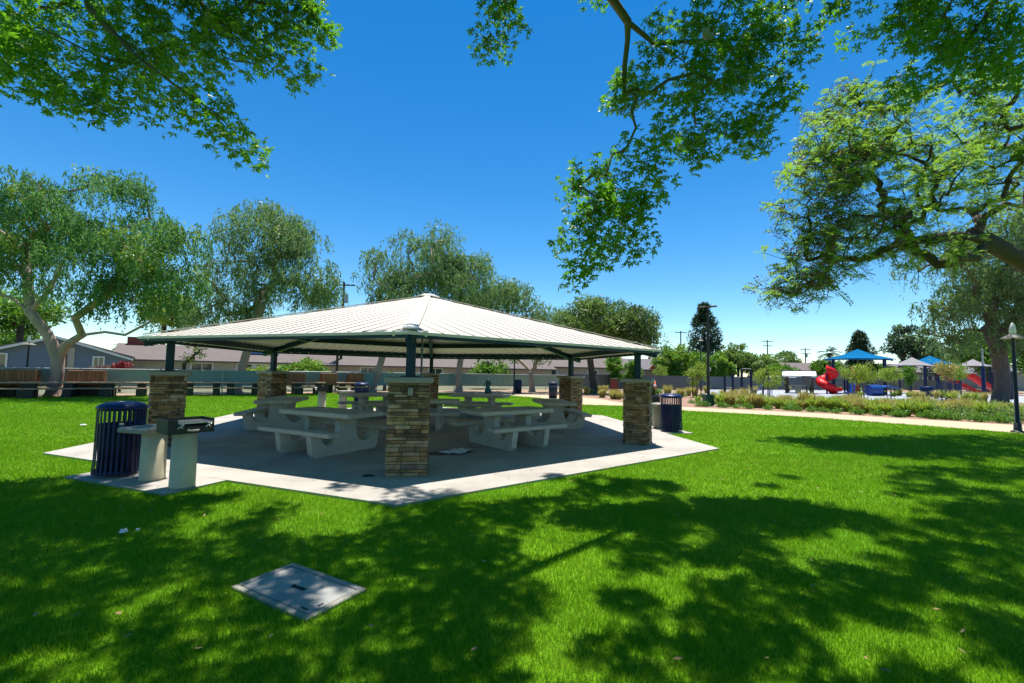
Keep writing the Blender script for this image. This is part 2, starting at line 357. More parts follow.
pv = thing('picnic_pavilion', 'six sided open picnic shelter with white ribbed metal roof on stone pillars', 'pavilion', (CX, CY, ZS))
def loc2(p, z=0.): return (p[0]-CX, p[1]-CY, z-ZS)
W = .61
def pillar(k):
    r = np.random.default_rng(100+k); m = MB(); core = MB()
    a = ROT+PI/3*k
    c_ = hx(RP, k); h0 = HP-.085
    core.box(loc2(c_, h0/2+ZS/2), (W-.07, W-.07, h0-ZS), rz=a)
    z = ZS
    def put(cx_, cy_, cz, dx, dy, dz, ang):
        m.box(loc2(np.array([c_[0]+cx_*math.cos(a)-cy_*math.sin(a), c_[1]+cx_*math.sin(a)+cy_*math.cos(a)]), cz), (dx, dy, dz), rz=a+ang, bev=.006)
    while z < h0-.005:
        hh = min(float(r.choice([.032, .042, .05, .062, .075], p=[.22, .28, .24, .16, .1])), h0-z)
        if h0-z-hh < .025: hh = h0-z
        for side in range(4):
            x = -W/2+(.055 if side % 2 else 0); xe = W/2-(.055 if side % 2 else 0)
            while x < xe-.01:
                L = min(float(r.uniform(.09, .34)), xe-x)
                if xe-x-L < .07: L = xe-x
                dpt = .06+float(r.uniform(-.012, .016)); pr = W/2-.03+float(r.uniform(-.008, .012))
                u0 = x+L/2; ang = side*PI/2
                lx, ly = u0, -(pr-dpt/2+.012)
                ca, sa = math.cos(ang), math.sin(ang)
                put(lx*ca-ly*sa, lx*sa+ly*ca, z+hh/2, L-.007, dpt, hh-.006, ang+float(r.uniform(-.012, .012)))
                x += L
        z += hh
    core = core.build('stone_pillar', 'mortar', pv)
    m.build('stone_veneer', 'ledgestone', core)
    MB().box(loc2(c_, HP-.0425), (W+.09, W+.09, .083), rz=a, bev=.012).build('pillar_cap', 'cap_concrete', core)
    top = HE+.02+(RR-RP)*(HA-HE)/RR
    MB().box(loc2(c_, (HP+top)/2), (.14, .14, top-HP), rz=a, bev=.006).build('steel_post', 'teal_steel', pv)
    MB().box(loc2(c_, HP+.008), (.27, .27, .016), rz=a).build('base_plate', 'teal_steel', pv)
for k in range(6): pillar(k)
def slope_z(d): return HA-(HA-HE)*d                 # d = 0 at the apex, 1 at the eave
ap = np.array([CX, CY])
for k in range(6):
    A, B = hx(RR, k), hx(RR, k+1); mid = (A+B)/2; t_ = (B-A)/np.linalg.norm(B-A); half = np.linalg.norm(B-A)/2
    T3 = [Vector(loc2(A, HE)), Vector(loc2(B, HE)), Vector(loc2(ap, HA))]
    nrm = (T3[1]-T3[0]).cross(T3[2]-T3[0]).normalized()
    if nrm.z < 0: nrm = -nrm
    dn = Vector((0, 0, -.045))
    m = MB().add([*T3, *[q+dn for q in T3]], [(0, 1, 2), (0, 3, 4, 1)])
    panel = m.build('roof_panel', 'roof_white', pv)
    MB().add([q+dn+Vector((0, 0, -.001)) for q in T3], [(2, 1, 0)]).build('soffit', 'soffit', panel)
    rib = MB(); und = MB(); nr = 11
    for i in range(1, 2*nr):
        s_ = -half+i*half/nr; frac = 1-abs(s_)/half
        if frac < .04: continue
        e_ = mid+t_*s_; top = e_+(ap-mid)*frac*.985
        a3, b3 = Vector(loc2(e_, HE)), Vector(loc2(top, HE+(HA-HE)*frac*.985)); a3 = a3.lerp(b3, .012)
        rib.bar(a3+nrm*.010, b3+nrm*.004, .045, .007, up=nrm)
        und.bar(a3+dn-nrm*.012+(b3-a3)*.02, b3+dn-nrm*.012, .035, .022, up=nrm)
    rib.build('roof_rib', 'roof_white', panel); und.build('soffit_rib', 'soffit', panel)
    # hip cap along the ridge from this corner to the apex, in short overlapping lengths
    hc = MB(); a3, b3 = Vector(loc2(A, HE)), Vector(loc2(ap, HA))
    for i in range(9):
        f0, f1 = max(.012, i/9), (i+.97)/9
        hc.bar(a3.lerp(b3, f0)+Vector((0, 0, .028)), a3.lerp(b3, f1)+Vector((0, 0, .028)), .22*(1 if f1 < .9 else .7), .012)
    hc.build('hip_cap', 'roof_white', pv)
    # fascia beam a little in from the eave, beam from pillar to pillar, hip rafter, middle purlin
    def ringbeam(rad, w_, h_, name, drop):
        P, Q = hx(rad, k), hx(rad, k+1); z = slope_z(rad/RR)-drop-h_/2
        MB().bar(loc2(P, z), loc2(Q, z), w_, h_).build(name, 'teal_steel', pv)
    ringbeam(RR-.06, .05, .075, 'eave_fascia', .03)
    ringbeam(RP, .12, .135, 'eave_beam', .035)
    ringbeam(RP*.76, .10, .14, 'purlin', .06)
    P, Q = hx(RR-.10, k), hx(.15, k); zz = -.135
    MB().bar(loc2(P, slope_z((RR-.10)/RR)+zz), loc2(Q, slope_z(.15/RR)+zz), .12, .16).build('hip_rafter', 'teal_steel', pv)
MB().lathe([(0, HA+.065), (.17, HA+.045), (.34, HA-.02), (.34, HA-.05)], 6).build('apex_cap', 'roof_white', pv, (0, 0, -ZS))
MB().tube([(0, 0, HA-.5-ZS), (0, 0, HA-.12-ZS)], .16, 12).build('compression_hub', 'teal_steel', pv)
g = hx(RP-.05, 0, .16)
cm = MB().tube([loc2(g, HP), loc2(g, 2.0), loc2(g, 2.2)], .016, 8)
for z in (1.6, 1.9): cm.box(loc2(g, z), (.05, .045, .03), rz=ROT)
cm.build('conduit', 'play_grey', pv)
g = hx(RP+W/2+.012, 0, .03)
op = MB().box(loc2(g, 1.27), (.075, .03, .115), rz=ROT, bev=.006); op.build('outlet_cover', 'cap_concrete', pv)

# ------------------------------------------------------------------ concrete picnic tables under the roof
def make_table():
    t = thing('picnic_table', 'x', 'picnic table', group='concrete picnic tables under the shelter')
    MB().box((0, 0, .715), (1.92, .86, .09), bev=.018).build('tabletop', 'table_concrete', t)
    for s_ in (-1, 1): MB().box((0, .70*s_, .425), (1.94, .29, .08), bev=.015).build('bench', 'table_concrete', t)
    half = [(.70, 0), (.755, .06), (.81, .385), (.60, .385)]+[(.405+.19*math.cos(q), .37-.19*math.sin(q)) for q in np.linspace(.15, PI-.1, 12)]+[(.19, .45), (.20, .60), (.28, .67)]
    prof = half+[(-x, z) for x, z in half[::-1]]
    for s_ in (-1, 1):
        MB().extr(prof, (.42*s_, 0, 0), (0, 1, 0), (0, 0, 1), (1, 0, 0), .13).build('support_frame', 'table_concrete', t)
    return t
t0 = make_table(); EA = ROT
tabs = [('A', -111.75, 3.75, -.37, 'picnic table left of the front stone pillar, nearest to the charcoal grill'),
        ('D', -51.75, 3.45, .66, 'picnic table right of the front stone pillar, beside the puddle'),
        ('E', 8.25, 3.6, PI/2+EA, 'picnic table seen end on in front of the rear right stone pillar'),
        ('F', 68.25, 3.5, -.37+.10, 'picnic table at the back, seen broadside over the right hand table'),
        ('C', 128.25, 3.5, .668, 'picnic table at the rear left, in front of the far blue litter bin'),
        ('B', 188.25, 3.65, PI/2+EA+.06, 'picnic table at the left edge, in front of the rear left stone pillar'),
        ('G', 0, 0.0, .1, 'picnic table in the middle of the shelter, mostly hidden by the front pillar')]
for i, (nm, ad, d, rz, lb) in enumerate(tabs):
    t = t0 if i == 0 else copy_tree(t0)
    place(t, (CX+d*math.cos(R(ad))+(.17 if nm == 'D' else 0), CY+d*math.sin(R(ad)), ZS), rz, 'grey concrete '+lb)
t0.location = (-3.46, 8.95, ZS); t0.rotation_euler[2] = -.50

# ------------------------------------------------------------------ litter bin + cooking station, three times round the pad
def make_bin():
    t = thing('litter_bin', 'x', 'litter bin', group='blue slatted litter bins')
    sl_ = MB(); n = 30; r0 = .275
    for i in range(n):
        a = 2*PI*i/n; ca, sa = math.cos(a), math.sin(a)
        sl_.bar((.292*ca, .292*sa, .035), (.28*ca, .28*sa, .22), .030, .008, up=(ca, sa, 0))
        sl_.bar((.28*ca, .28*sa, .21), (.277*ca, .277*sa, .93), .030, .008, up=(ca, sa, 0))
    sl_.build('slats', 'navy_steel', t)
    for z, rr in ((.06, .285), (.70, .272), (.93, .272)):
        MB().lathe([(rr-.012, z-.02), (rr, z-.02), (rr, z+.02), (rr-.012, z+.02), (rr-.012, z-.02)], 32).build('hoop', 'navy_steel', t)
    MB().lathe([(0, .05), (.235, .05), (.255, .70), (.245, .705), (.23, .69), (.215, .12), (0, .12)], 28).build('liner', 'navy_liner', t)
    MB().lathe([(.16, .945), (.288, .93), (.300, .945), (.293, .965), (.25, 1.0), (.17, 1.025), (.12, 1.03), (.11, 1.015), (.10, .99)], 36).build('lid', 'navy_steel', t)
    MB().box((.12, -.285, .74), (.05, .012, .02)).tube([(.10, -.288, .72), (.13, -.295, .70), (.15, -.288, .72)], .004, 6).build('latch', 'steel', t)
    return t
def make_prep():
    t = thing('prep_table', 'x', 'prep table', group='concrete prep tables at the cooking stations')
    MB().lathe([(0, 0), (.155, 0), (.150, .02), (.146, .64), (0, .64)], 32).build('pedestal', 'pedestal', t)
    MB().box((-.10, .0, .675), (.52, .50, .07), bev=.015).build('top', 'cap_concrete', t)
    return t
def make_grill():
    t = thing('charcoal_grill', 'x', 'barbecue grill', group='charcoal grills at the cooking stations')
    MB().lathe([(0, 0), (.150, 0), (.145, .02), (.140, .69), (0, .69)], 32).build('pedestal', 'pedestal', t)
    f = MB()
    f.box((0, 0, .705), (.60, .42, .012)).box((0, .205, .79), (.60, .010, .17)).box((-.296, 0, .79), (.010, .40, .17)).box((.296, 0, .79), (.010, .40, .17))
    f.box((0, -.205, .745), (.60, .010, .08)).box((-.24, -.205, .83), (.12, .010, .09))
    f.build('firebox', 'grill_black', t)
    gr = MB()
    for i in range(17): gr.bar((-.27+i*.033, -.20, .835), (-.27+i*.033, .19, .835), .009)
    gr.bar((-.28, -.2, .827), (.28, -.2, .827), .012).bar((-.28, .19, .827), (.28, .19, .827), .012)
    for x in (-.16, .20): gr.tube([(x, -.2, .83), (x, -.27, .82), (x+.03, -.29, .81)], .010, 6)
    gr.build('grate', 'steel', t)
    for x in (-.16, .2): MB().tube([(x-.02, -.225, .77), (x, -.25, .80), (x+.03, -.245, .77)], .012, 6).build('grate_handle', 'steel', t)
    MB().tube([(-.05, -.21, .735), (-.02, -.25, .735), (.06, -.25, .735), (.09, -.21, .735)], .014, 6).build('drain_handle', 'cap_concrete', t)
    for ch in t.children:
        if ch.name.split('.')[0] != 'pedestal': ch.scale = (.87, .92, 1)
    return t
def gb(px): return np.array(G(*px)[:2])
pb, pp, pg = G(118, 474, ZS)[:2], G(152, 479, ZS)[:2], G(182, 486.5, ZS)[:2]
b0, p0, g0 = make_bin(), make_prep(), make_grill()
where = ['at the near left corner of the shelter', 'beyond the right stone pillar', 'behind the shelter at the rear left']
blab = ['navy slatted litter bin with domed lid on the near left of the pad',
        'blue slatted litter bin with pale blue lid beyond the right stone pillar',
        'blue slatted litter bin behind the shelter, seen past the rear left table']
for k in range(3):
    b_, p_, g_ = (b0, p0, g0) if k == 0 else (copy_tree(b0), copy_tree(p0), copy_tree(g0))
    a = 2*PI/3*k
    place(b_, (*around(pb, k), ZS), a+.3, blab[k])
    place(p_, (*around(pp, k), ZS), a-.25, 'round concrete pedestal with flat slab top '+where[k])
    place(g_, (*around(pg, k), ZS), a+.95, 'black box grill on a round concrete pedestal '+where[k])

# ------------------------------------------------------------------ small things on the ground
q = [G(u, v)[:2] for u, v in ((232, 590), (292, 565), (368, 592), (305, 623))]
cc = sum(q)/4; ex = (q[2]-q[1]+q[3]-q[0])/2; ey = (q[1]-q[0]+q[2]-q[3])/2; LX, LY = np.linalg.norm(ex), np.linalg.norm(ey)
vt = thing('utility_vault', 'flat rectangular concrete utility cover with inset lid set in the grass', 'utility cover', (*cc, 0), math.atan2(ex[1], ex[0]))
fr = MB()
for s_ in (-1, 1):
    fr.box((0, s_*(LY/2-.022), .0), (LX, .044, .05), bev=.006); fr.box((s_*(LX/2-.022), 0, .0), (.044, LY-.09, .05), bev=.006)
fr.build('rim', 'cap_concrete', vt)
pmat('lid_concrete', (.33, .325, .30), (.24, .235, .22), 3, .9, .3, 150, detail=9)
MB().box((0, 0, .002), (LX-.105, LY-.105, .04), bev=.005).build('lid', 'lid_concrete', vt)
MB().box((0, 0, -.02), (LX-.09, LY-.09, .05)).build('joint', 'mortar', vt)
mk = MB()
for i in range(7): mk.box((-.06+i*.02, random.uniform(-.008, .008), .0225), (.017, .03+random.uniform(0, .012), .003), rz=random.uniform(-.3, .3))
mk.build('lifting_mark', 'dark_cloth', vt)
MB().box((.28*LX/.8, -LY/2+.05+.03, .023), (.06, .012, .006)).box((LX/2-.08, -.08, .023), (.012, .04, .006)).build('lid_bolt', 'dark_metal', vt)
def blob(name, px, z, rx, ry, h, mat, label, cat, seed):
    r = np.random.default_rng(seed); c_ = G(*px, z); m = MB(); n = 14
    prof = [(1+.25*r.normal()*.6) for _ in range(n)]
    vs = [(c_[0]+rx*prof[j]*math.cos(2*PI*j/n), c_[1]+ry*prof[j]*math.sin(2*PI*j/n), z) for j in range(n)]
    vs2 = [(c_[0]+rx*.7*prof[j]*math.cos(2*PI*j/n), c_[1]+ry*.7*prof[j]*math.sin(2*PI*j/n), z+h*float(r.uniform(.5, 1))) for j in range(n)]
    m.add(vs+vs2+[(c_[0], c_[1], z+h*.6)], [(j, (j+1) % n, n+(j+1) % n, n+j) for j in range(n)]+[(n+j, n+(j+1) % n, 2*n) for j in range(n)])
    o = m.build(name, mat); return tag(o, label, cat)
blob('dropped_rag', (368, 476), ZS, .09, .05, .02, 'dark_cloth', 'small dark scrap of cloth lying on the shaded concrete left of the front pillar', 'rag', 3)
blob('paper_scrap', (123, 532), .03, .035, .028, .03, 'scrap', 'white paper scrap lying in the shaded grass below the blue litter bin', 'litter', 4)
blob('paper_scrap', (138, 530), .03, .018, .016, .02, 'scrap', 'smallest white paper scrap in the shaded grass, right of the larger one', 'litter', 5)
blob('paper_scrap', (83, 425), .03, .07, .05, .03, 'scrap', 'white paper scrap lying on the sunny lawn left of the blue litter bin', 'litter', 6)
def puddle(px, rx, ry, mat, z, ang, seed):
    r = np.random.default_rng(seed); c_ = G(*px, ZS); n = 40
    ph = r.uniform(0, 6, 3)
    pts = []
    for j in range(n):
        a = 2*PI*j/n; q_ = 1+.18*math.sin(2*a+ph[0])+.13*math.sin(3*a+ph[1])+.08*math.sin(7*a+ph[2])
        x, y = rx*q_*math.cos(a), ry*q_*math.sin(a)
        pts.append((c_[0]+x*math.cos(ang)-y*math.sin(ang), c_[1]+x*math.sin(ang)+y*math.cos(ang), z))
    o = MB().add(pts, [tuple(range(n))]).build('puddle', mat); struct(o)
puddle((449, 453), .42, .22, 'wet', ZS+.004, .3, 2)
pmat('reflection', (.72, .80, .90), (.64, .73, .86), 5, .35)  # pale blue painted in for the sky reflected in the puddle
def reflection_sheet():
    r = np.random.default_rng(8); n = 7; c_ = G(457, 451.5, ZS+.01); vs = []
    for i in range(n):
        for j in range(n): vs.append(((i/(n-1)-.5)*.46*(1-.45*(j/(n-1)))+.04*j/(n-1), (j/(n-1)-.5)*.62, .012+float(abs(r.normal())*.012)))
    o = MB().add(vs, [(i*n+j, (i+1)*n+j, (i+1)*n+j+1, i*n+j+1) for i in range(n-1) for j in range(n-1)], True).build('painted_reflection', 'reflection', None, (c_[0], c_[1], ZS+.004))
    o.rotation_euler = (0, 0, -.4); tag(o, 'pale blue sheet painted as sky reflection on the puddle beside the right hand table', 'plastic sheet')
reflection_sheet()
# ------------------------------------------------------------------ trees
def unit(v): return v/np.maximum(np.linalg.norm(v, axis=-1, keepdims=True), 1e-9)
def leaves_quads(C, Dr, Nn, L, Wd):
    """leaf faces: base, side, tip, side; C = leaf base, Dr = axis, Nn = rough normal"""
    S = unit(np.cross(Dr, Nn)); L = L[:, None]; Wd = Wd[:, None]
    m = C+Dr*L*.45
    return np.stack([C, m+S*Wd*.5, C+Dr*L, m-S*Wd*.5], 1)
def rdir(n, r): return unit(r.normal(size=(n, 3)))
def in_ball(n, r, shell=.0):
    d = rdir(n, r); q = r.random(n)**(1/3); q = shell+(1-shell)*q
    return d*q[:, None]
def leaf_cloud(P, rad, per, L, Wd, r, style='random', squash=.75):
    """leaves round the clump centres P (rad per clump)"""
    n = len(P); idx = np.repeat(np.arange(n), per)
    off = in_ball(len(idx), r, .25)*rad[idx][:, None]*np.array([1, 1, squash])
    C = P[idx]+off; N = len(C)
    if style == 'weep':
        per_s = 9; C0 = C[::per_s]; ns = len(C0)
        out = unit(off[::per_s])*np.array([1, 1, 0.2]); ln = r.uniform(.25, 1.05, ns)*rad.mean()*1.1
        k = np.tile(np.arange(per_s), ns)/per_s; ii = np.repeat(np.arange(ns), per_s)
        path = C0[ii]+out[ii]*(np.sqrt(k)*ln[ii]*.35)[:, None]+np.array([0, 0, -1])*((k**1.4)*ln[ii])[:, None]
        C = path+r.normal(size=(len(ii), 3))*.03; N = len(C)
        Dr = unit(np.array([0, 0, -1.])+r.normal(size=(N, 3))*.6)
    elif style == 'spray':
        Dr = unit(off*1.0+r.normal(size=(N, 3))*rad.mean()*.5+np.array([0, 0, -.15])*rad.mean())
    else: Dr = rdir(N, r)
    Nn = rdir(N, r) if style != 'spray' else unit(np.array([0, 0, 1.])+r.normal(size=(N, 3))*.6)
    return leaves_quads(C, Dr, Nn, L*r.uniform(.7, 1.3, N), Wd*r.uniform(.7, 1.3, N))
def stars(C, A, r, L=.088, Wd=.029, k=6):
    """palmate leaves: k leaflets spread round the stalk end C, facing A, drooping"""
    n = len(C); u = unit(np.cross(A, rdir(n, r))); v = np.cross(A, u); out = []
    sc = r.uniform(.7, 1.2, n)
    for j in range(k):
        a = 2*PI*j/k*.92+r.normal(size=n)*.12
        d = unit(u*np.cos(a)[:, None]+v*np.sin(a)[:, None]-A*.30+np.array([0, 0, -.28]))
        out.append(leaves_quads(C, d, A+r.normal(size=(n, 3))*.25, L*sc*r.uniform(.8, 1.1, n), Wd*sc))
    return np.concatenate(out)
class Skeleton:
    """limbs grown from the trunk towards the clumps of the crown, thickness by what each limb carries"""
    def __init__(s, pts): 
        s.p = [np.array(q, float) for q in pts]; s.par = [-1]+list(range(len(pts)-1)); s.tips = []
    def limb(s, frm, pts):
        k = frm
        for q in pts: s.p.append(np.array(q, float)); s.par.append(k); k = len(s.p)-1
        return k
    def grow(s, targets, r, seg=4, sag=.08, start=0, wander=.07):
        T = np.array(targets); base = s.p[start]
        for i in np.argsort(np.linalg.norm(T-base, axis=1)):
            P = np.array(s.p); d = np.linalg.norm(P-T[i], axis=1)
            d[:start] += 1e3
            # prefer joints that lie further back towards the trunk than the clump
            pen = np.maximum(0, np.linalg.norm(P-base, axis=1)-np.linalg.norm(T[i]-base)+.1)
            k = int(np.argmin(d+2*pen)); a = s.p[k]; b = T[i]; L = np.linalg.norm(b-a)
            for j in range(1, seg+1):
                f = j/seg; q = a+(b-a)*f+r.normal(size=3)*L*wander*(1 if j < seg else 0); q[2] += sag*L*math.sin(PI*f)
                s.p.append(q); s.par.append(k); k = len(s.p)-1
            s.tips.append(k)
    def mesh(s, r_base, r_tip, expo=2.3, origin=(0, 0, 0), sides=8, keep=None):
        n = len(s.p); w_ = np.zeros(n); kids = [[] for _ in range(n)]
        for i in range(1, n): kids[s.par[i]].append(i)
        for i in range(n-1, -1, -1):
            if not kids[i]: w_[i] += 1
            if s.par[i] >= 0: w_[s.par[i]] += w_[i]
        rad = r_tip+(r_base-r_tip)*((w_-1)/max(w_[0]-1, 1))**(1/expo)
        m = MB(); o = np.array(origin); done = set()
        def chain(i0, i):
            pts, rr = [s.p[i0]-o, s.p[i]-o], [min(rad[i0], rad[i]*1.25), rad[i]]
            while kids[i]:
                j = max(kids[i], key=lambda q: w_[q])
                for q in kids[i]:
                    if q != j: stack.append((i, q))
                pts.append(s.p[j]-o); rr.append(rad[j]); i = j
            m.tube(pts, rr, sides if max(rr) > .03 else 5, caps=True)
        stack = [(0, q) for q in kids[0]]
        while stack: chain(*stack.pop())
        return m
def flare(pts, r): return pts
def tree(name, label, cat, base, trunk, hulls, nclump, crad, per, L, Wd, leaf, bark, rb, rt=.015, style='random', seed=1, group=None, squash=.75, twig=0, sag=.08, second=None, seg=4, limbs=(), flareb=True):
    """base point, trunk path, hulls = [(centre, radii)] of the crown, filled with leaf clumps"""
    r = np.random.default_rng(seed); base = np.array(base, float)
    vol = np.array([a[1][0]*a[1][1]*a[1][2] for a in hulls])**(.75); cnt = np.maximum(1, np.round(nclump*vol/vol.sum())).astype(int)
    P = np.concatenate([np.array(h[0])+in_ball(k, r, .35)*np.array(h[1]) for h, k in zip(hulls, cnt)])
    P[:, 2] = np.maximum(P[:, 2], base[2]+.3)
    rad = crad*r.uniform(.6, 1.35, len(P))
    sk_ = Skeleton([base, *trunk])
    for fr_, pts_ in limbs: sk_.limb(fr_, pts_)
    sk_.grow(P, r, start=max(1, len(trunk)-1) if limbs else len(trunk), sag=sag, seg=seg)
    if twig:
        idx = np.repeat(np.arange(len(P)), twig); tp = P[idx]+in_ball(len(idx), r, .5)*rad[idx][:, None]*.9
        for k, q in zip(idx, tp):
            a = sk_.tips[0]; a = min(sk_.tips[:len(P)], key=lambda z: np.sum((sk_.p[z]-P[k])**2)) if len(P) < 400 else sk_.tips[k]
            sk_.limb(a, [(sk_.p[a]+q)/2+r.normal(size=3)*.05, q])
    t = thing(name, label, cat, base, 0, group)
    m = sk_.mesh(rb, rt, origin=base)
    if flareb: m.lathe([(rb*1.75, -.05), (rb*1.35, .12), (rb*1.12, .4), (rb*.9, .9)], 12)
    m.build('trunk', bark, t)
    V = leaf_cloud(P-base, rad, per, L, Wd, r, style, squash)
    npmesh('crown', V, 4, leaf, t)
    if second:  # upper tufts in another tone; on the eucalypts it paints sunlit tops
        lf, frac, L2, W2 = second
        sel = r.random(len(P)) < frac
        if sel.sum() > 5: npmesh('lit_or_toned_tuft', leaf_cloud(P[sel]-base+np.array([0, 0, crad*.35]), rad[sel], int(per*.5)+1, L2, W2, r, 'random', .6), 4, lf, t)
    return t
def hull_px(u, v, Y, ru, rv, depth=None):
    """a crown ellipsoid surveyed from its outline"""
    c_ = D(u, v, Y); k = Y/F; return (c_, (ru*k*.92, depth or (ru+rv)*.5*k, rv*k))
# the old eucalypts along the left fence
def b0p(u, v, Y): q = D(u, v, Y); q[2] = 0; return q
bA = b0p(54, 396, 23.0)
tree('eucalyptus_tree', 'wide spreading eucalyptus with forked pale trunk in front of the grey blue house', 'tree', bA,
     [D(57, 375, 23), D(58, 358, 23)],
     [hull_px(22, 215, 23, 62, 38), hull_px(95, 205, 23, 62, 36), hull_px(150, 245, 22, 42, 36), hull_px(95, 262, 22, 55, 34), hull_px(20, 262, 23, 50, 28), hull_px(172, 288, 22, 24, 30), hull_px(110, 300, 22, 26, 14), hull_px(-50, 240, 23, 40, 50)],
     115, .85, 400, .24, .058, 'leaf_eucalypt', 'bark_pale', .27, .012, 'weep', 11, 'tall eucalypts along the park fence', twig=0, sag=.12, second=('leaf_lime', .22, .22, .06),
     limbs=[(2, [D(48, 335, 22.8), D(30, 312, 22.5), D(12, 298, 22.3), D(-15, 290, 22)]), (2, [D(66, 345, 23), D(82, 335, 22.6), D(105, 332, 22.3), D(125, 335, 22), D(150, 322, 22), D(165, 300, 22)]), (4, [D(50, 290, 22.6), D(62, 262, 22.4), D(85, 240, 22.3)]), (4, [D(28, 280, 23), D(25, 250, 23)]), (8, [D(75, 318, 22.3), D(100, 300, 22), D(120, 275, 22)])])
bB = b0p(236, 391, 29)
tree('eucalyptus_tree', 'slender weeping eucalyptus with a pale leaning trunk rising left of the shelter roof', 'tree', bB,
     [D(243, 365, 29), D(252, 335, 29), D(262, 305, 29)],
     [hull_px(262, 235, 29, 42, 32), hull_px(300, 275, 29, 32, 34), hull_px(235, 285, 29, 36, 36), hull_px(255, 212, 29, 24, 12), hull_px(285, 240, 29, 34, 26), hull_px(215, 318, 29, 28, 14), hull_px(322, 300, 29, 16, 16)],
     85, 1.0, 300, .28, .062, 'leaf_silver', 'bark_pale', .25, .02, 'weep', 12, 'tall eucalypts along the park fence', twig=0, second=('leaf_olive', .3, .24, .07))
bC = b0p(371, 392, 33)
tree('eucalyptus_tree', 'tall silvery weeping eucalyptus directly behind the peak of the shelter roof', 'tree', bC,
     [D(377, 375, 33), D(386, 345, 33), D(396, 310, 33)],
     [hull_px(425, 255, 33, 36, 28), hull_px(388, 272, 33, 24, 28), hull_px(440, 285, 33, 30, 24), hull_px(470, 280, 33, 24, 34), hull_px(408, 300, 33, 34, 18)],
     80, 1.05, 300, .30, .066, 'leaf_silver', 'bark_pale', .24, .02, 'weep', 13, 'tall eucalypts along the park fence', twig=0, second=('leaf_olive', .3, .26, .07))
bD = b0p(459, 391, 36)
tree('eucalyptus_tree', 'lower eucalyptus with a pink trunk showing under the middle of the shelter roof', 'tree', bD,
     [D(459, 370, 36), D(463, 345, 36)],
     [hull_px(500, 308, 36, 28, 26), hull_px(532, 318, 36, 20, 18), hull_px(470, 315, 36, 26, 20), hull_px(515, 295, 36, 14, 10)],
     50, 1.05, 280, .32, .07, 'leaf_silver', 'bark_pale', .23, .02, 'weep', 14, 'tall eucalypts along the park fence', twig=0, second=('leaf_olive', .3, .26, .07))
bE = b0p(532, 392, 38)
tree('park_tree', 'small bare trunked tree with forking orange brown limbs behind the rear right pillar', 'tree', bE,
     [D(531, 378, 38), D(531, 372, 38)], [hull_px(505, 357, 38, 14, 5), hull_px(545, 352, 38, 14, 8), hull_px(560, 340, 38, 14, 8)], 18, .75, 110, .3, .09, 'leaf_green', 'bark_pale', .20, .03, 'random', 15, twig=2)
bF = b0p(594, 391, 37)
tree('park_tree', 'olive green rounded tree above the right end of the shelter roof', 'tree', bF,
     [D(592, 375, 37), D(590, 358, 37)],
     [hull_px(592, 322, 37, 34, 18), hull_px(630, 328, 37, 26, 18), hull_px(570, 328, 37, 20, 14), hull_px(600, 308, 37, 24, 8), hull_px(645, 340, 37, 10, 10)],
     70, .95, 260, .30, .085, 'leaf_olive', 'bark_dark', .26, .02, 'random', 16, twig=1, second=('leaf_dark', .35, .3, .09))
# the weeping silver tree beyond the right lamp
bG = b0p(1000, 404, 27)
tree('willow_tree', 'large grey green weeping tree with a thick forked trunk beside the red slides', 'tree', bG,
     [D(1003, 380, 27), D(998, 350, 27), D(990, 330, 27)],
     [hull_px(960, 265, 27, 46, 38), hull_px(1005, 240, 27, 46, 46), hull_px(945, 305, 27, 28, 20), hull_px(1010, 300, 27, 34, 34), hull_px(1050, 280, 27, 40, 60), hull_px(980, 335, 27, 40, 14)],
     115, .9, 300, .26, .06, 'leaf_silver', 'bark_grey', .36, .02, 'weep', 17, twig=3, second=('leaf_olive', .3, .26, .08))
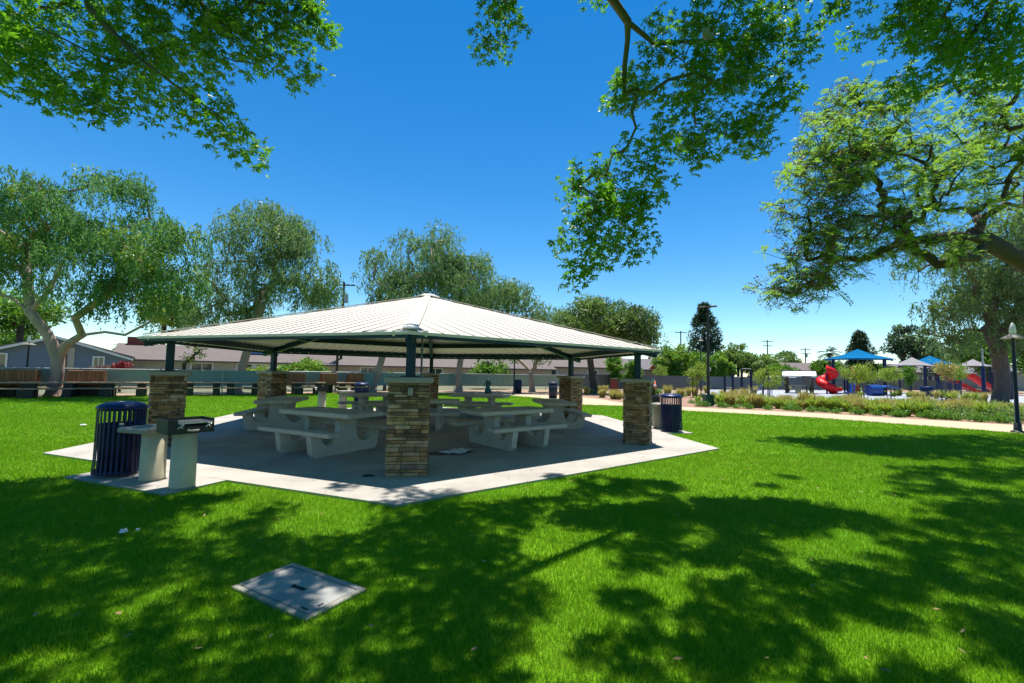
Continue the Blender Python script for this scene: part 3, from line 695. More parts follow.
# the feathery tree whose limb reaches in from the right
bJ = np.array([16.8, 12.2, 0.])
JY = 12.6
def jac():
    r = np.random.default_rng(31)
    t = thing('jacaranda_tree', 'feathery lime green tree with a dark limb reaching in from the right edge', 'tree', bJ)
    fork = np.array([16.4, 12.2, 2.6]); top = np.array([15.9, 12.3, 5.6])
    sk_ = Skeleton([bJ, (16.7, 12.2, 1.3), fork, (16.2, 12.2, 4.0), top])
    l1 = sk_.limb(2, [D(1090, 300, JY), D(1024, 262, JY), D(985, 240, JY), D(955, 235, JY-.2)])
    l2 = sk_.limb(l1-1, [D(975, 225, JY), D(966, 205, JY+.2)])
    l3 = sk_.limb(l1, [D(920, 240, JY-.4), D(895, 243, JY-.6), D(872, 258, JY-.8)])
    l4 = sk_.limb(3, [D(1060, 170, JY+.5), D(1010, 130, JY+.8), D(960, 150, JY+.8)])
    H_ = [hull_px(850, 150, 12.4, 52, 34, 1.6), hull_px(815, 190, 12.2, 34, 34, 1.3), hull_px(820, 255, 12.0, 34, 36, 1.4), hull_px(880, 190, 12.6, 56, 46, 2.0), hull_px(930, 130, 13, 60, 40, 2.2), hull_px(985, 170, 13, 50, 52, 2.2), hull_px(865, 235, 12.2, 44, 30, 1.5), hull_px(1040, 140, 13.4, 60, 60, 2.4), hull_px(860, 105, 12.8, 36, 20, 1.3), hull_px(795, 285, 12, 22, 14, .8), hull_px(1110, 150, 13, 60, 80, 2.5), hull_px(930, 255, 12.4, 40, 14, 1.)]
    P = np.concatenate([np.array(h[0])+in_ball(k, r, .3)*np.array(h[1]) for h, k in zip(H_, (34, 24, 26, 36, 34, 34, 26, 30, 16, 12, 26, 10))])
    sk_.grow(P, r, start=2, seg=4, sag=.05, wander=.10)
    rad = r.uniform(.28, .60, len(P))
    idx = np.repeat(np.arange(len(P)), 5); tp = P[idx]+in_ball(len(idx), r, .5)*rad[idx][:, None]*1.2
    tips = list(sk_.tips); tipP = np.array([sk_.p[k] for k in tips])
    for k, q in zip(idx, tp):
        a = tips[int(np.argmin(np.sum((tipP-P[k])**2, 1)))]
        sk_.limb(a, [(sk_.p[a]+q)/2+r.normal(size=3)*.05, q])
    m = sk_.mesh(.24, .006, 1.75, origin=bJ); m.lathe([(.45, -.05), (.33, .12), (.27, .5), (.23, 1.0)], 14)
    m.build('trunk', 'bark_dark', t)
    # feathery fronds: a rib with a double row of small leaflets
    def fronds(Q, n, size):
        i2 = np.repeat(np.arange(len(Q)), n); N = len(i2)
        d = unit(r.normal(size=(N, 3))*np.array([1, 1, .45])+np.array([0, 0, .1])); up = unit(np.array([0, 0, 1.])+r.normal(size=(N, 3))*.35)
        sd = unit(np.cross(d, up)); o_ = Q[i2]; ln = r.uniform(.6, 1.2, N)*size; out = []
        for j in range(9):
            f = .1+.9*j/8
            c_ = o_+d*(ln*f)[:, None]+np.array([0, 0, -1.])*(ln*.35*f*f)[:, None]
            for s_ in (-1, 1):
                a = unit(sd*s_+d*.45+r.normal(size=(N, 3))*.15)
                out.append(leaves_quads(c_, a, up, ln*.34*(1-.55*abs(f-.45)), ln*.12))
        return np.concatenate(out)
    allP = np.concatenate([P, tp])-bJ
    npmesh('crown', fronds(allP, 4, .27), 4, 'leaf_jacaranda', t)
    sel = tp[(tp[:, 0] < D(850, 200, 12.5)[0]) & (r.random(len(tp)) < .45)]-bJ
    npmesh('faded_bloom', leaf_cloud(sel, np.full(len(sel), .22), 30, .07, .035, r), 4, 'leaf_tip', t)
jac()
# ------------------------------------------------------------------ the palmate trees standing behind the camera, whose boughs hang over the lawn
SHADE = """
........................++######
........................+#######
................+++.........####
####+.....++++...+###.......++++
#####...++..#++##...#####....+##
#####..##..+####+..#######.++###
######+####+####+..#####....####
#####+.##+#######..##..########+
####+.+##.+.#####..+..#######+++
######.+#+.+.####..+########.+##
##+####+##.+++##+..#########..##
##.+###+##+#+###..+.++####....##
###.+#####+####+.+..+.###+++####
""".strip().split('\n')
def overhead():
    r = np.random.default_rng(77)
    # boughs seen from below: (u, v, distance, radius in px)
    left = [(20, 20, 6.0, 60), (80, 30, 6.3, 60), (140, 20, 6.2, 55), (60, 80, 5.6, 42), (20, 65, 5.4, 40), (100, 90, 5.5, 34), (85, 112, 5.3, 16), (150, 65, 5.9, 40), (190, 40, 6.4, 50), (190, 90, 5.6, 26), (165, 110, 5.4, 22), (205, 120, 5.3, 15), (225, 135, 5.3, 13), (243, 150, 5.3, 10), (235, 50, 6.4, 42), (270, 25, 6.6, 40), (300, 20, 6.8, 30), (285, 60, 6.7, 26), (310, 68, 6.8, 10), (320, 25, 6.9, 13), (250, 75, 6.6, 20), (30, 95, 5.3, 14), (-40, 30, 6, 60), (-30, 80, 5.6, 40), (120, -20, 6.2, 60), (200, -20, 6.5, 60), (290, -15, 6.8, 40), (215, 105, 5.5, 14), (128, 105, 5.4, 16)]
    mid = [(495, 10, 6.6, 20), (510, 25, 6.6, 12), (485, 38, 6.6, 9), (590, 8, 6.8, 10), (505, -8, 6.6, 26), (640, 70, 6.6, 28), (625, 95, 6.5, 24), (680, 80, 6.8, 40), (720, 60, 6.9, 45), (755, 50, 7.0, 40), (740, 110, 6.8, 38), (690, 120, 6.6, 36), (700, 150, 6.5, 20), (760, 140, 6.8, 20), (780, 90, 6.9, 18), (770, 20, 7.1, 36), (715, 15, 7.0, 36), (650, 30, 6.9, 18), (645, 140, 6.3, 20), (640, 165, 6.2, 20), (620, 190, 6.1, 26), (645, 200, 6.1, 22), (600, 205, 6.0, 24), (590, 185, 6.0, 14), (575, 182, 6.0, 9), (600, 235, 6.0, 20), (640, 225, 6.1, 16), (585, 262, 5.9, 12), (610, 250, 6.0, 12), (660, 180, 6.2, 12), (575, 270, 5.9, 7), (615, 215, 6.0, 26), (585, 222, 5.95, 18), (635, 245, 6.05, 14), (655, 160, 6.3, 20), (570, 240, 5.9, 9), (600, 170, 6.1, 14), (775, 115, 6.8, 20), (728, 145, 6.7, 22), (665, 100, 6.5, 25), (790, 60, 6.9, 14)]
    right = [(840, 10, 6.6, 16), (820, 22, 6.6, 10), (870, 20, 6.7, 18), (905, 25, 6.8, 30), (935, 50, 6.9, 30), (960, 20, 7.0, 44), (1000, 40, 7.0, 44), (980, 80, 6.9, 22), (1015, 75, 6.9, 24), (945, 80, 6.8, 16), (900, 50, 6.8, 16), (1040, 40, 7, 40), (925, 5, 6.9, 30), (895, 95, 6.9, 12), (915, 80, 6.9, 15)]
    def clumps(lst, sp):
        P, RR_ = [], []
        for u, v, Y, rp in lst:
            c_ = D(u, v, Y); k = Y/F*rp; n = max(2, int(round((k/.22)**2*1.6)))
            q = c_+in_ball(n, r, .1)*np.array([k*.86, max(k, .45)*sp, k*.86])
            P.append(q); RR_.append(np.full(n, .24))
        return np.concatenate(P), np.concatenate(RR_)
    sets = {}
    for nm, lst, sp in (('left', [(u, v-4, Y, q*.93) for u, v, Y, q in left], 1.0), ('mid', mid, .9), ('right', right, 1.0)): sets[nm] = clumps(lst, sp)
    # crown further back, over and behind the camera
    gx, gy = np.meshgrid(np.arange(-9, 15, .27), np.arange(-2.5, 8.5, .27)); g_ = np.stack([gx.ravel(), gy.ravel()], 1)+r.uniform(-.13, .13, (gx.size, 2))
    back = []
    for x, y in g_:
        if y > 2.3:
            u, v = proj((x, y, 0)); u, v = u[0], v[0]
            row = int((v-420)//20); col = int(u//32)
            if row < 2 or v > 683+40: continue
            if col < -3 or col > 36 or math.hypot(x-CX, y-CY) < 6.4: continue
            ch = SHADE[min(row, 12)][min(max(col, 0), 31)]
            pr = {'#': 1, '+': .45, '.': .01}[ch]
        else: pr = .55 if abs(x) < 6 else .25
        if r.random() > pr: continue
        z = r.uniform(5.2, 7.4)
        while z < 13:
            P = np.array([x+OX*z, y+OY*z, z]); u, v = proj(P)
            if v[0] < -42 or P[1] < .5 or u[0] < -60 or u[0] > 1090: break
            z += .3
        back.append(P)
    back = np.array(back)
    trees_ = [('left', 'palmate leaved tree overhanging the top left corner of the lawn', np.array([-6.2, -3.2, 0.]), [(-6.1, -2.9, 1.5), (-5.8, -2.4, 3.2)], ['left']),
              ('mid', 'palmate leaved tree with boughs hanging into the top centre and top right', np.array([3.6, -3.6, 0.]), [(3.6, -3.4, 1.5), (3.5, -3.0, 3.2)], ['mid', 'right'])]
    owner = np.argmin(np.stack([np.linalg.norm(back[:, :2]-t_[2][:2]-np.array([1.2, 0]), axis=1) for t_ in trees_]), 0)
    for i, (nm, lb, base, trunk, keys) in enumerate(trees_):
        t = thing('silk_floss_tree', lb, 'tree', base, 0, 'overhanging trees with palmate leaves')
        sk_ = Skeleton([base, *trunk])
        vis = np.concatenate([sets[k][0] for k in keys]); bk = back[owner == i]
        if nm == 'mid':
            l1 = sk_.limb(2, [(1.2, -1.6, 5.2), (.0, .8, 6.2), (-.5, 3.3, 6.6), (.25, 5.0, 6.7), D(602, -16, 5.9), D(628, 22, 6.3), D(655, 44, 6.6), D(684, 61, 6.9)])
            sk_.limb(l1-1, [D(705, 40, 7.0), D(722, 12, 7.1), D(735, -15, 7.2)])
            sk_.grow(sets['mid'][0][::3], r, start=l1-3, seg=3, sag=.04, wander=.09)
            l2 = sk_.limb(2, [(5.2, -.6, 5.4), (6.3, 2.5, 6.8), D(1010, -40, 6.9), D(985, 20, 7.0), D(960, 50, 6.95)])
            sk_.grow(sets['right'][0][::3], r, start=l2-2, seg=3, sag=.04, wander=.09)
            sk_.limb(2, [(1.8, -1.8, 5.0), (2.6, .8, 7.5), (2.2, 3.0, 8.5)])
        else:
            sk_.limb(2, [(-4.2, -.6, 5.0), (-3.4, 2.0, 6.6), D(170, -40, 6.5), D(210, 15, 6.6), D(260, 40, 6.7), D(300, 40, 6.8)])
            l1 = sk_.limb(2, [(-5.4, -.5, 4.8), (-4.9, 2.0, 5.8), D(70, -60, 6.0), D(90, 10, 6.1), D(130, 50, 5.9), D(175, 85, 5.6), D(215, 112, 5.4), D(240, 138, 5.3)])
            sk_.grow(vis[::3], r, start=5, seg=3, sag=.04, wander=.09)
        sk_.grow(bk[::6], r, start=2, seg=3, sag=.04, wander=.09)
        m = sk_.mesh(.155 if nm == 'mid' else .17, .004, 1.3, origin=base, sides=9); m.lathe([(.36, -.05), (.27, .12), (.22, .5), (.17, 1.0)], 16)
        m.build('trunk', 'bark_green', t)
        A_ = []
        iv = np.repeat(np.arange(len(vis)), 26); A_.append(vis[iv]+in_ball(len(iv), r)*.25)
        ib = np.repeat(np.arange(len(bk)), 52); wide = np.where(bk[ib][:, :1] < .6, .27, .205); A_.append(bk[ib]+in_ball(len(ib), r)*np.concatenate([wide, wide, .35+0*wide], 1))
        C = np.concatenate(A_)-base
        ax = unit(np.array([0, 0, 1.])+r.normal(size=(len(C), 3))*.55)
        npmesh('crown', stars(C, ax, r), 4, 'leaf_floss', t)
        if nm == 'mid':
            for u, v in ((706, 33), (661, 60), (711, 38)):
                q = D(u, v, 6.6)-base
                MB().lathe([(0, -.09), (.035, -.08), (.055, -.03), (.055, .02), (.035, .07), (0, .085)], 14).build('seed_pod', 'fruit', t, q)
overhead()
# ------------------------------------------------------------------ mown grass
def grass():
    r = np.random.default_rng(5); out = []
    hexp = [hx(RS+.02, k) for k in range(6)]
    def inside_hex(P):
        ok = np.ones(len(P), bool)
        for k in range(6):
            A, B = hexp[k], hexp[(k+1) % 6]; ok &= ((B[0]-A[0])*(P[:, 1]-A[1])-(B[1]-A[1])*(P[:, 0]-A[0])) > 0
        return ok
    padq = [pL+et*(s0-.02), pL+et*(s1+.02), pL+et*(s1+.02)+en*(so_+.02), pL+et*(s0-.02)+en*(so_+.02)]
    def inpoly(P, poly):
        c_ = np.zeros(len(P), bool); n = len(poly)
        for i in range(n):
            a, b_ = poly[i], poly[(i+1) % n]
            cond = (a[1] > P[:, 1]) != (b_[1] > P[:, 1])
            with np.errstate(divide='ignore', invalid='ignore'): xi = (b_[0]-a[0])*(P[:, 1]-a[1])/(b_[1]-a[1])+a[0]
            c_ ^= cond & (P[:, 0] < xi)
        return c_
    va = math.atan2(ex[1], ex[0])
    for y0, y1, dens, hgt, wid in ((.9, 3.6, 8500, .045, .0042), (3.6, 6, 5600, .042, .0052), (6, 9.5, 3000, .042, .0072), (9.5, 15, 1400, .042, .011), (15, 24, 560, .045, .018), (24, 36, 220, .05, .032)):
        mg = 2.6; ar = 1.28*(y1*y1-y0*y0)+2*mg*(y1-y0); n = int(ar*dens)
        k_ = mg/1.28; y = np.sqrt(r.uniform((y0+k_)**2, (y1+k_)**2, n))-k_; x = (1.28*y+mg)*r.uniform(-1, 1, n); P = np.stack([x, y], 1)
        keep = ~inside_hex(P)
        for k in range(3): keep &= ~inpoly(P, [around(q_, k) for q_ in padq])
        d = P-cc; lx = d[:, 0]*math.cos(va)+d[:, 1]*math.sin(va); ly = -d[:, 0]*math.sin(va)+d[:, 1]*math.cos(va)
        keep &= ~((np.abs(lx) < LX/2-.008) & (np.abs(ly) < LY/2-.008))
        if y1 > 9: keep &= inpoly(P, lawn_poly)
        P = P[keep]; n = len(P)
        tuft = .85+.3*(np.sin(P[:, 0]*5.1+1.3*np.sin(P[:, 1]*3.7))*np.sin(P[:, 1]*4.3+1.1*np.sin(P[:, 0]*2.9))*.5+.5)
        h_ = hgt*r.uniform(.55, 1.35, n)*tuft; a = r.uniform(0, 2*PI, n); w_ = wid*r.uniform(.7, 1.3, n)
        lean = r.normal(size=(n, 2))*.42*h_[:, None]
        B = np.c_[P, np.full(n, -.002)]; s_ = np.stack([np.cos(a), np.sin(a), 0*a], 1)*w_[:, None]/2
        T = np.c_[P+lean, h_]
        out.append(np.stack([B-s_, B+s_, T], 1))
    tag(npmesh('grass', np.concatenate(out), 3, 'grass_blade'), 'short bright green mown grass covering the park lawn', 'grass', kind='stuff')
grass()
leafmat('dead_leaf', (.16, .09, .035), (.42, .30, .12), .15, nscale=3)
def litter():
    r = np.random.default_rng(21); n = 170; y = np.sqrt(r.uniform(2.4**2, 10.5**2, n)); x = y*r.uniform(-1.1, 1.1, n)
    C = np.stack([x, y, np.full(n, .045)], 1); hexin = np.hypot(x-CX, y-CY) < RS*.84; C[hexin, 2] = ZS+.006
    a = r.uniform(0, 2*PI, n); d = np.stack([np.cos(a), np.sin(a), r.normal(size=n)*.12], 1); d[hexin, 2] = .05
    tag(npmesh('leaf_litter', leaves_quads(C, unit(d), unit(np.array([0, 0, 1.])+r.normal(size=(n, 3))*.2), r.uniform(.03, .07, n), r.uniform(.015, .03, n)), 4, 'dead_leaf'), 'a few dry fallen leaves scattered on the lawn and the concrete', 'fallen leaves', kind='stuff')
litter()
# ------------------------------------------------------------------ fences
def fence(name, label, p, q, h, z0, step, fabric, post_mat, post_r=.03):
    t = thing(name, label, 'fence', (p[0], p[1], 0)); p, q = np.array(p), np.array(q); L = np.linalg.norm(q-p); d = (q-p)/L; n = max(1, int(L/step))
    def P(s_, z): return (d[0]*s_, d[1]*s_, z)
    m = MB(); k = n*6; vs = []
    for i in range(k+1):
        s_ = L*i/k; off = .02*math.sin(i*1.7)+.012*math.sin(i*.6)
        vs += [(d[0]*s_-d[1]*off, d[1]*s_+d[0]*off, z) for z in (z0, (z0+h)/2, h-.02)]
    m.add(vs, [(3*i+j, 3*i+3+j, 3*i+4+j, 3*i+1+j) for i in range(k) for j in (0, 1)], True)
    m.build('fabric', fabric, t)
    for i in range(n+1): MB().tube([P(L*i/n, -.05), P(L*i/n, h+.03)], post_r, 8).build('post', post_mat, t)
    MB().tube([P(0, h), P(L, h)], .02, 6).build('top_rail', post_mat, t)
    wm = MB()
    if z0 > .2:
        for z in (.05, .15, .25, .35): wm.tube([P(0, z), P(L, z)], .006, 4)
        wm.build('wire', post_mat, t)
    return t
pmat('galvanised', (.42, .44, .42), (.34, .36, .35), 9, .5, metal=.5)
fence('park_fence', 'long low chain link fence with green windscreen fabric behind the picnic tables', fence_pt(-22), fence_pt(34), 1.36, .44, 3.0, 'fence_green', 'galvanised')
fence('park_fence', 'dark screened fence far away behind the playground and exercise bars', tuple(fence_pt(34.2)), (62, 66), 1.45, .05, 4, 'fence_dark', 'dark_metal')
# ------------------------------------------------------------------ wooden topped tables and slatted bins along the left fence
def make_park_table():
    t = thing('park_table', 'x', 'picnic table', group='wooden topped picnic tables along the fence')
    MB().box((0, 0, .70), (1.9, .75, .06), bev=.01).build('tabletop', 'wood_tan', t)
    for s_ in (-1, 1): MB().box((0, .66*s_, .43), (1.9, .26, .055), bev=.01).build('bench', 'wood_tan', t)
    for s_ in (-1, 1):
        m = MB().box((.62*s_, 0, .33), (.34, .36, .67), bev=.02)
        MB().box((.62*s_, .66, .20), (.30, .2, .40), bev=.02).build('bench_leg', 'dark_metal', t); MB().box((.62*s_, -.66, .20), (.30, .2, .40), bev=.02).build('bench_leg', 'dark_metal', t)
        m.build('leg', 'dark_metal', t)
    return t
def make_wood_bin():
    t = thing('slatted_bin', 'x', 'bin', group='red brown wooden slatted bins along the fence')
    MB().box((0, 0, .27), (.50, .42, .54), bev=.02).build('base', 'dark_metal', t)
    m = MB()
    for i in range(11):
        x = -.40+.08*i
        m.box((x, -.40, .90), (.07, .03, .72)).box((x, .40, .90), (.07, .03, .72)).box((.43, x, .90), (.03, .07, .72)).box((-.43, x, .90), (.03, .07, .72))
    m.build('slats', 'wood_red', t)
    MB().box((0, 0, .88), (.8, .74, .66)).build('liner', 'navy_liner', t)
    MB().box((0, 0, 1.27), (.90, .86, .03), bev=.01).build('rim', 'wood_red', t)
    return t
fa = math.atan2(FD[1], FD[0])
pt0 = make_park_table(); first = True
TB = [(8, 'cut by the left edge of the view'), (50, 'in front of the forked tree trunk'), (88, 'below the pair of red brown bins by the grey house'), (126, 'dark based, directly above the near blue litter bin'), (203, 'just right of the left stone pillar'), (243, 'below the leaning pale trunk at the rear left pillar'), (308, 'just right of the rear left stone pillar'), (352, 'behind the far blue litter bin'), (262, 'hidden mostly by the rear left stone pillar')]
def on_fence_row(u, off):                        # where the sight line u crosses the row of tables
    d = ray(u, 392)[:2]; A = np.array([[d[0], -FD[0]], [d[1], -FD[1]]]); o_ = F0+FN*off
    s_ = np.linalg.solve(A, o_); return d*s_[0]
for i, (u, w_) in enumerate(TB[:8]):
    t = pt0 if i == 0 else copy_tree(pt0); p_ = on_fence_row(u, -1.6-.25*(i % 2))
    place(t, (*p_, -.01), fa+random.uniform(-.08, .08), 'wooden topped table '+w_)
wb = make_wood_bin()
WBIN = [(8, 'leftmost slatted wooden bin by the left edge'), (24, 'slatted wooden bin, right one of the pair at the left edge'), (79, 'slatted wooden bin right of the forked trunk, left one of a pair'), (93, 'slatted wooden bin right of the forked trunk, right one of a pair'), (296, 'slatted wooden bin just right of the rear left stone pillar'), (328, 'slatted wooden bin left of the tall brown pole'), (355, 'slatted wooden bin directly behind the far blue litter bin')]
for i, (u, lb) in enumerate(WBIN):
    t = wb if i == 0 else copy_tree(wb); place(t, (*on_fence_row(u, -.7), -.01), fa, 'red brown '+lb)
# ------------------------------------------------------------------ houses beyond the fence
def wall_quad(m, p, q, z0, z1): return m
def gable(m_w, m_r, o, ex_, ey_, L, Wd, h, hr, over=.45):
    """walls and a ridged roof; ridge along ex_, gables at both ends"""
    X, Y = np.array(ex_), np.array(ey_)
    def P(a, b_, z): return (*(np.array(o)+X*a+Y*b_), z)
    g_ = [P(0, -Wd/2, -.1), P(L, -Wd/2, -.1), P(L, Wd/2, -.1), P(0, Wd/2, -.1), P(0, -Wd/2, h), P(L, -Wd/2, h), P(L, Wd/2, h), P(0, Wd/2, h), P(0, 0, hr), P(L, 0, hr)]
    m_w.add(g_, [(0, 1, 5, 4), (2, 3, 7, 6), (1, 2, 6, 9, 5), (3, 0, 4, 8, 7)])
    sl_ = (hr-h)/(Wd/2); e_ = Wd/2+over; ze = h-sl_*over+.04
    for s_ in (-1, 1):
        A = [P(-over, s_*e_, ze), P(L+over, s_*e_, ze), P(L+over, 0, hr+.04), P(-over, 0, hr+.04)]
        B = [(x, y, z+.14) for x, y, z in A]
        m_r.add(A+B, [(3, 2, 1, 0), (4, 5, 6, 7), (0, 1, 5, 4), (1, 2, 6, 5), (2, 3, 7, 6), (3, 0, 4, 7)])
def window(house, o, ex_, ey_, a, z, wd, ht, frame='white_paint', n=2):
    """a framed window standing proud of the wall through o along ex_, outward normal -ey_"""
    X, Y = np.array(ex_), np.array(ey_); rz = math.atan2(X[1], X[0]); c_ = np.array(o)+X*a-Y*.04
    f = MB()
    for s_ in (-1, 1): f.box((*(c_+X*s_*(wd/2+.05)), z), (.10, .08, ht+.2), rz); f.box((*c_, z+s_*(ht/2+.05)), (wd, .08, .10), rz)
    for i in range(1, n): f.box((*(c_+X*(-wd/2+wd*i/n)), z), (.06, .06, ht), rz)
    w_ = f.build('window', frame, house); MB().box((*(np.array(o)+X*a-Y*.01), z), (wd, .03, ht), rz).build('pane', 'window_glass', w_)
E1 = FD; N1 = FN
h1 = thing('ranch_house', 'grey blue gabled house with a long brown roof and brick chimney at the left', 'house', (0, 0, 0))
gc = np.array(D(55, 360, 36.0)[:2]); mw, mr_ = MB(), MB()
gable(mw, mr_, gc, N1, -E1, 11, 8.6, 2.25, 3.55, .4); mw.build('wall', 'blue_siding', h1); mr_.build('roof', 'roof_brown', h1)
tr = MB(); o_ = gc-N1*.43
for s_ in (-1, 1): tr.bar((*(o_+E1*s_*4.75), 2.02), (*o_, 3.66), .05, .17)
tr.build('barge_board', 'white_paint', h1)
for a, wd, ht, z in ((-3.3, 1.3, 1.0, 1.72), (2.55, .55, .7, 1.80)): window(h1, gc, E1, N1, a, z, wd, ht)
f_ = MB(); c_ = gc-N1*.03+E1*.55; f_.box((*c_, 1.95), (1.1, .05, 1.9), math.atan2(E1[1], E1[0])); f_.build('door_panel', 'beige_wall', h1)
MB().box((*(c_-N1*.04+E1*.05), 1.95), (.16, .04, 1.9), math.atan2(E1[1], E1[0])).build('door_post', 'pole_wood', h1)
wc = gc+N1*6.5+E1*3.6; mw, mr_ = MB(), MB()
gable(mw, mr_, wc, E1, N1, 16.5, 8, 2.1, 3.45, .5); mw.build('wall', 'beige_wall', h1)['label'] = 'pale beige wing wall'; mr_.build('roof', 'roof_brown', h1)
for a, wd in ((6, 1.6), (9.5, 1.2)): window(h1, wc-N1*4, E1, N1, a, 1.45, wd, .8)
MB().box((*(wc+E1*1.2), 3.5), (2.0, .9, 1.5), fa, bev=.02).build('chimney', 'brick', h1)
q = wc+E1*11.3-N1*1.6; sp_ = MB(); m = Matrix.Translation((*q, 3.17)) @ Matrix.Rotation(fa, 4, 'Z') @ Matrix.Rotation(R(18), 4, 'X')
MB().box((0, 0, 0), (2.9, 1.5, .06), m=m).build('solar_panel', 'solar', h1)
lat = MB(); la = wc+E1*13-N1*4.06
for s_ in range(9): lat.box((*(la+E1*(-2.6+.65*s_)), 1.75), (.34, .06, .22), fa)
lat.box((*la, 1.92), (5.6, .07, .12), fa).box((*la, 1.58), (5.6, .07, .12), fa); lat.build('lattice_band', 'white_paint', h1)
def simple_house(name, label, u, Y, L, Wd, h, hr, wall, roof, off=0., wins=(), chim=None, ang=0.):
    t = thing(name, label, 'house'); o_ = np.array(D(u, 380, Y)[:2]); ca, sa = math.cos(ang), math.sin(ang)
    X = np.array([FD[0]*ca-FD[1]*sa, FD[0]*sa+FD[1]*ca]); Yv = np.array([-X[1], X[0]])
    mw, mr_ = MB(), MB(); gable(mw, mr_, o_, X, Yv, L, Wd, h, hr); mw.build('wall', wall, t); rf = mr_.build('roof', roof, t)
    for a, z, wd, ht in wins: window(t, o_-Yv*Wd/2, X, Yv, a, z, wd, ht)
    if chim: MB().box((*(o_+X*chim), hr), (.8, .8, 1.2), math.atan2(X[1], X[0])).build('chimney', 'brick', rf)
    return t
simple_house('ranch_house', 'house with a pinkish brown roof behind the middle of the fence', 316, 50, 26, 9, 1.95, 3.5, 'pink_wall', 'roof_brown', wins=((5, 1.3, 1.4, .9), (12, 1.3, 1.4, .9), (19, 1.3, 1.2, .9)), ang=-.25)
simple_house('ranch_house', 'pinkish stucco house with dark windows behind the bare trunked tree', 470, 60, 20, 9, 2.3, 3.9, 'pink_wall', 'roof_brown', wins=((4, 1.5, 1.2, .9), (9.6, 1.5, 1.4, 1.0), (15, 1.5, 1.2, .9)), chim=6, ang=-.45)
simple_house('ranch_house', 'low white house with grey roof behind the rear right stone pillar', 575, 66, 13, 8, 2.2, 3.6, 'beige_wall', 'roof_grey', wins=((3, 1.5, 1.2, .9), (8, 1.5, 1.2, .9)), ang=-.6)
simple_house('ranch_house', 'distant house with dark brown roof and chimney right of the right stone pillar', 652, 72, 10, 8, 2.4, 4.3, 'pink_wall', 'roof_brown', wins=((3, 1.6, 1.2, .9),), chim=3.5, ang=-.7)
simple_house('ranch_house', 'distant pinkish house beyond the small open shelter', 778, 96, 22, 9, 2.8, 4.3, 'pink_wall', 'roof_brown', wins=((4, 1.8, 1.4, 1), (12, 1.8, 1.4, 1)), ang=-.9)
simple_house('ranch_house', 'distant low house behind the blue shade canopy', 836, 100, 24, 9, 2.8, 4.4, 'beige_wall', 'roof_grey', wins=((5, 1.8, 1.4, 1), (14, 1.8, 1.4, 1)), ang=-1.05)
simple_house('ranch_house', 'long low beige building beyond the red slides at the right', 985, 80, 26, 9, 3.0, 4.2, 'beige_wall', 'roof_grey', ang=-1.2)
# ------------------------------------------------------------------ poles and lamps
def util_pole(label, u, vt, Y, arms=1, tr=False):
    p_ = b0p(u, 380, Y); h = D(u, vt, Y)[2]; t = thing('utility_pole', label, 'utility pole', p_, group='utility poles and their cross arms')
    MB().tube([(0, 0, -.2), (0, 0, h)], [.16, .11], 10).build('pole', 'pole_wood', t)
    for i in range(arms):
        z = h-.35-1.0*i; m = MB().box((0, -.12, z), (2.4-.3*i, .10, .12)); m.build('crossarm', 'pole_wood', t)
        for x in (-1, -.45, .45, 1): MB().lathe([(0, 0), (.05, 0), (.06, .08), (.03, .16), (0, .17)], 8).build('insulator', 'galvanised', t, (x, -.12, z+.06))
    if tr: MB().cyl(.28, 0, h-2.2, h-1.3, .22).build('transformer', 'galvanised', t)
    return t, h
u1, hA = util_pole('brown utility pole rising behind the left slope of the shelter roof', 340, 282, 48, 1, True)
u2, hB = util_pole('utility pole with one cross arm right of the right end of the shelter roof', 681, 331, 95, 1)
u3, hC = util_pole('utility pole with two cross arms between the conifer and the small shelter', 768, 340, 105, 2)
u4, hD = util_pole('utility pole with transformer above the small open shelter', 806, 348, 108, 2, True)
for (a, ha), (b_, hb), lb in (((u1, hA), (u2, hB), 'overhead wire strung from the roof side pole to the far pole'), ((u2, hB), (u3, hC), 'overhead wire strung across the sky right of the conifer'), ((u3, hC), (u4, hD), 'overhead wire strung between the two right hand poles')):
    pa, pb_ = np.array(a.location)+[0, -.12, ha-.2], np.array(b_.location)+[0, -.12, hb-.2]
    pts = [pa+(pb_-pa)*f-np.array([0, 0, 1.4*4*f*(1-f)]) for f in np.linspace(0, 1, 14)]
    tag(MB().tube(pts, .012, 5).build('overhead_wire', 'dark_metal'), lb, 'wire')
def area_light():
    p_ = np.array(G(708.5, 405)); Y = p_[1]; h = D(706, 307, Y)[2]
    t = thing('area_light', 'tall dark double arm light pole standing on a green cabinet', 'light pole', (p_[0], p_[1], -.01))
    MB().box((0, 0, .26), (.46, .46, .54), bev=.03).box((0, 0, .55), (.52, .52, .05), bev=.02).build('cabinet', 'green_box', t)
    MB().tube([(0, 0, .5), (0, 0, h)], [.085, .055], 12).build('pole', 'dark_metal', t)
    MB().tube([(-.25, 0, h), (.25, 0, h+.04)], .03, 8).build('arm', 'dark_metal', t)
    for x, dz, rr in ((-.32, -.01, .06), (.32, .05, .08)): MB().box((0, 0, 0), (.36, .26, .08), bev=.03, m=Matrix.Translation((x, 0, h+dz)) @ Matrix.Rotation(-rr, 4, 'Y')).build('lamp_head', 'dark_metal', t)
    MB().box((.09, 0, 1.9), (.1, .12, .2), bev=.02).build('junction_box', 'galvanised', t)
area_light()
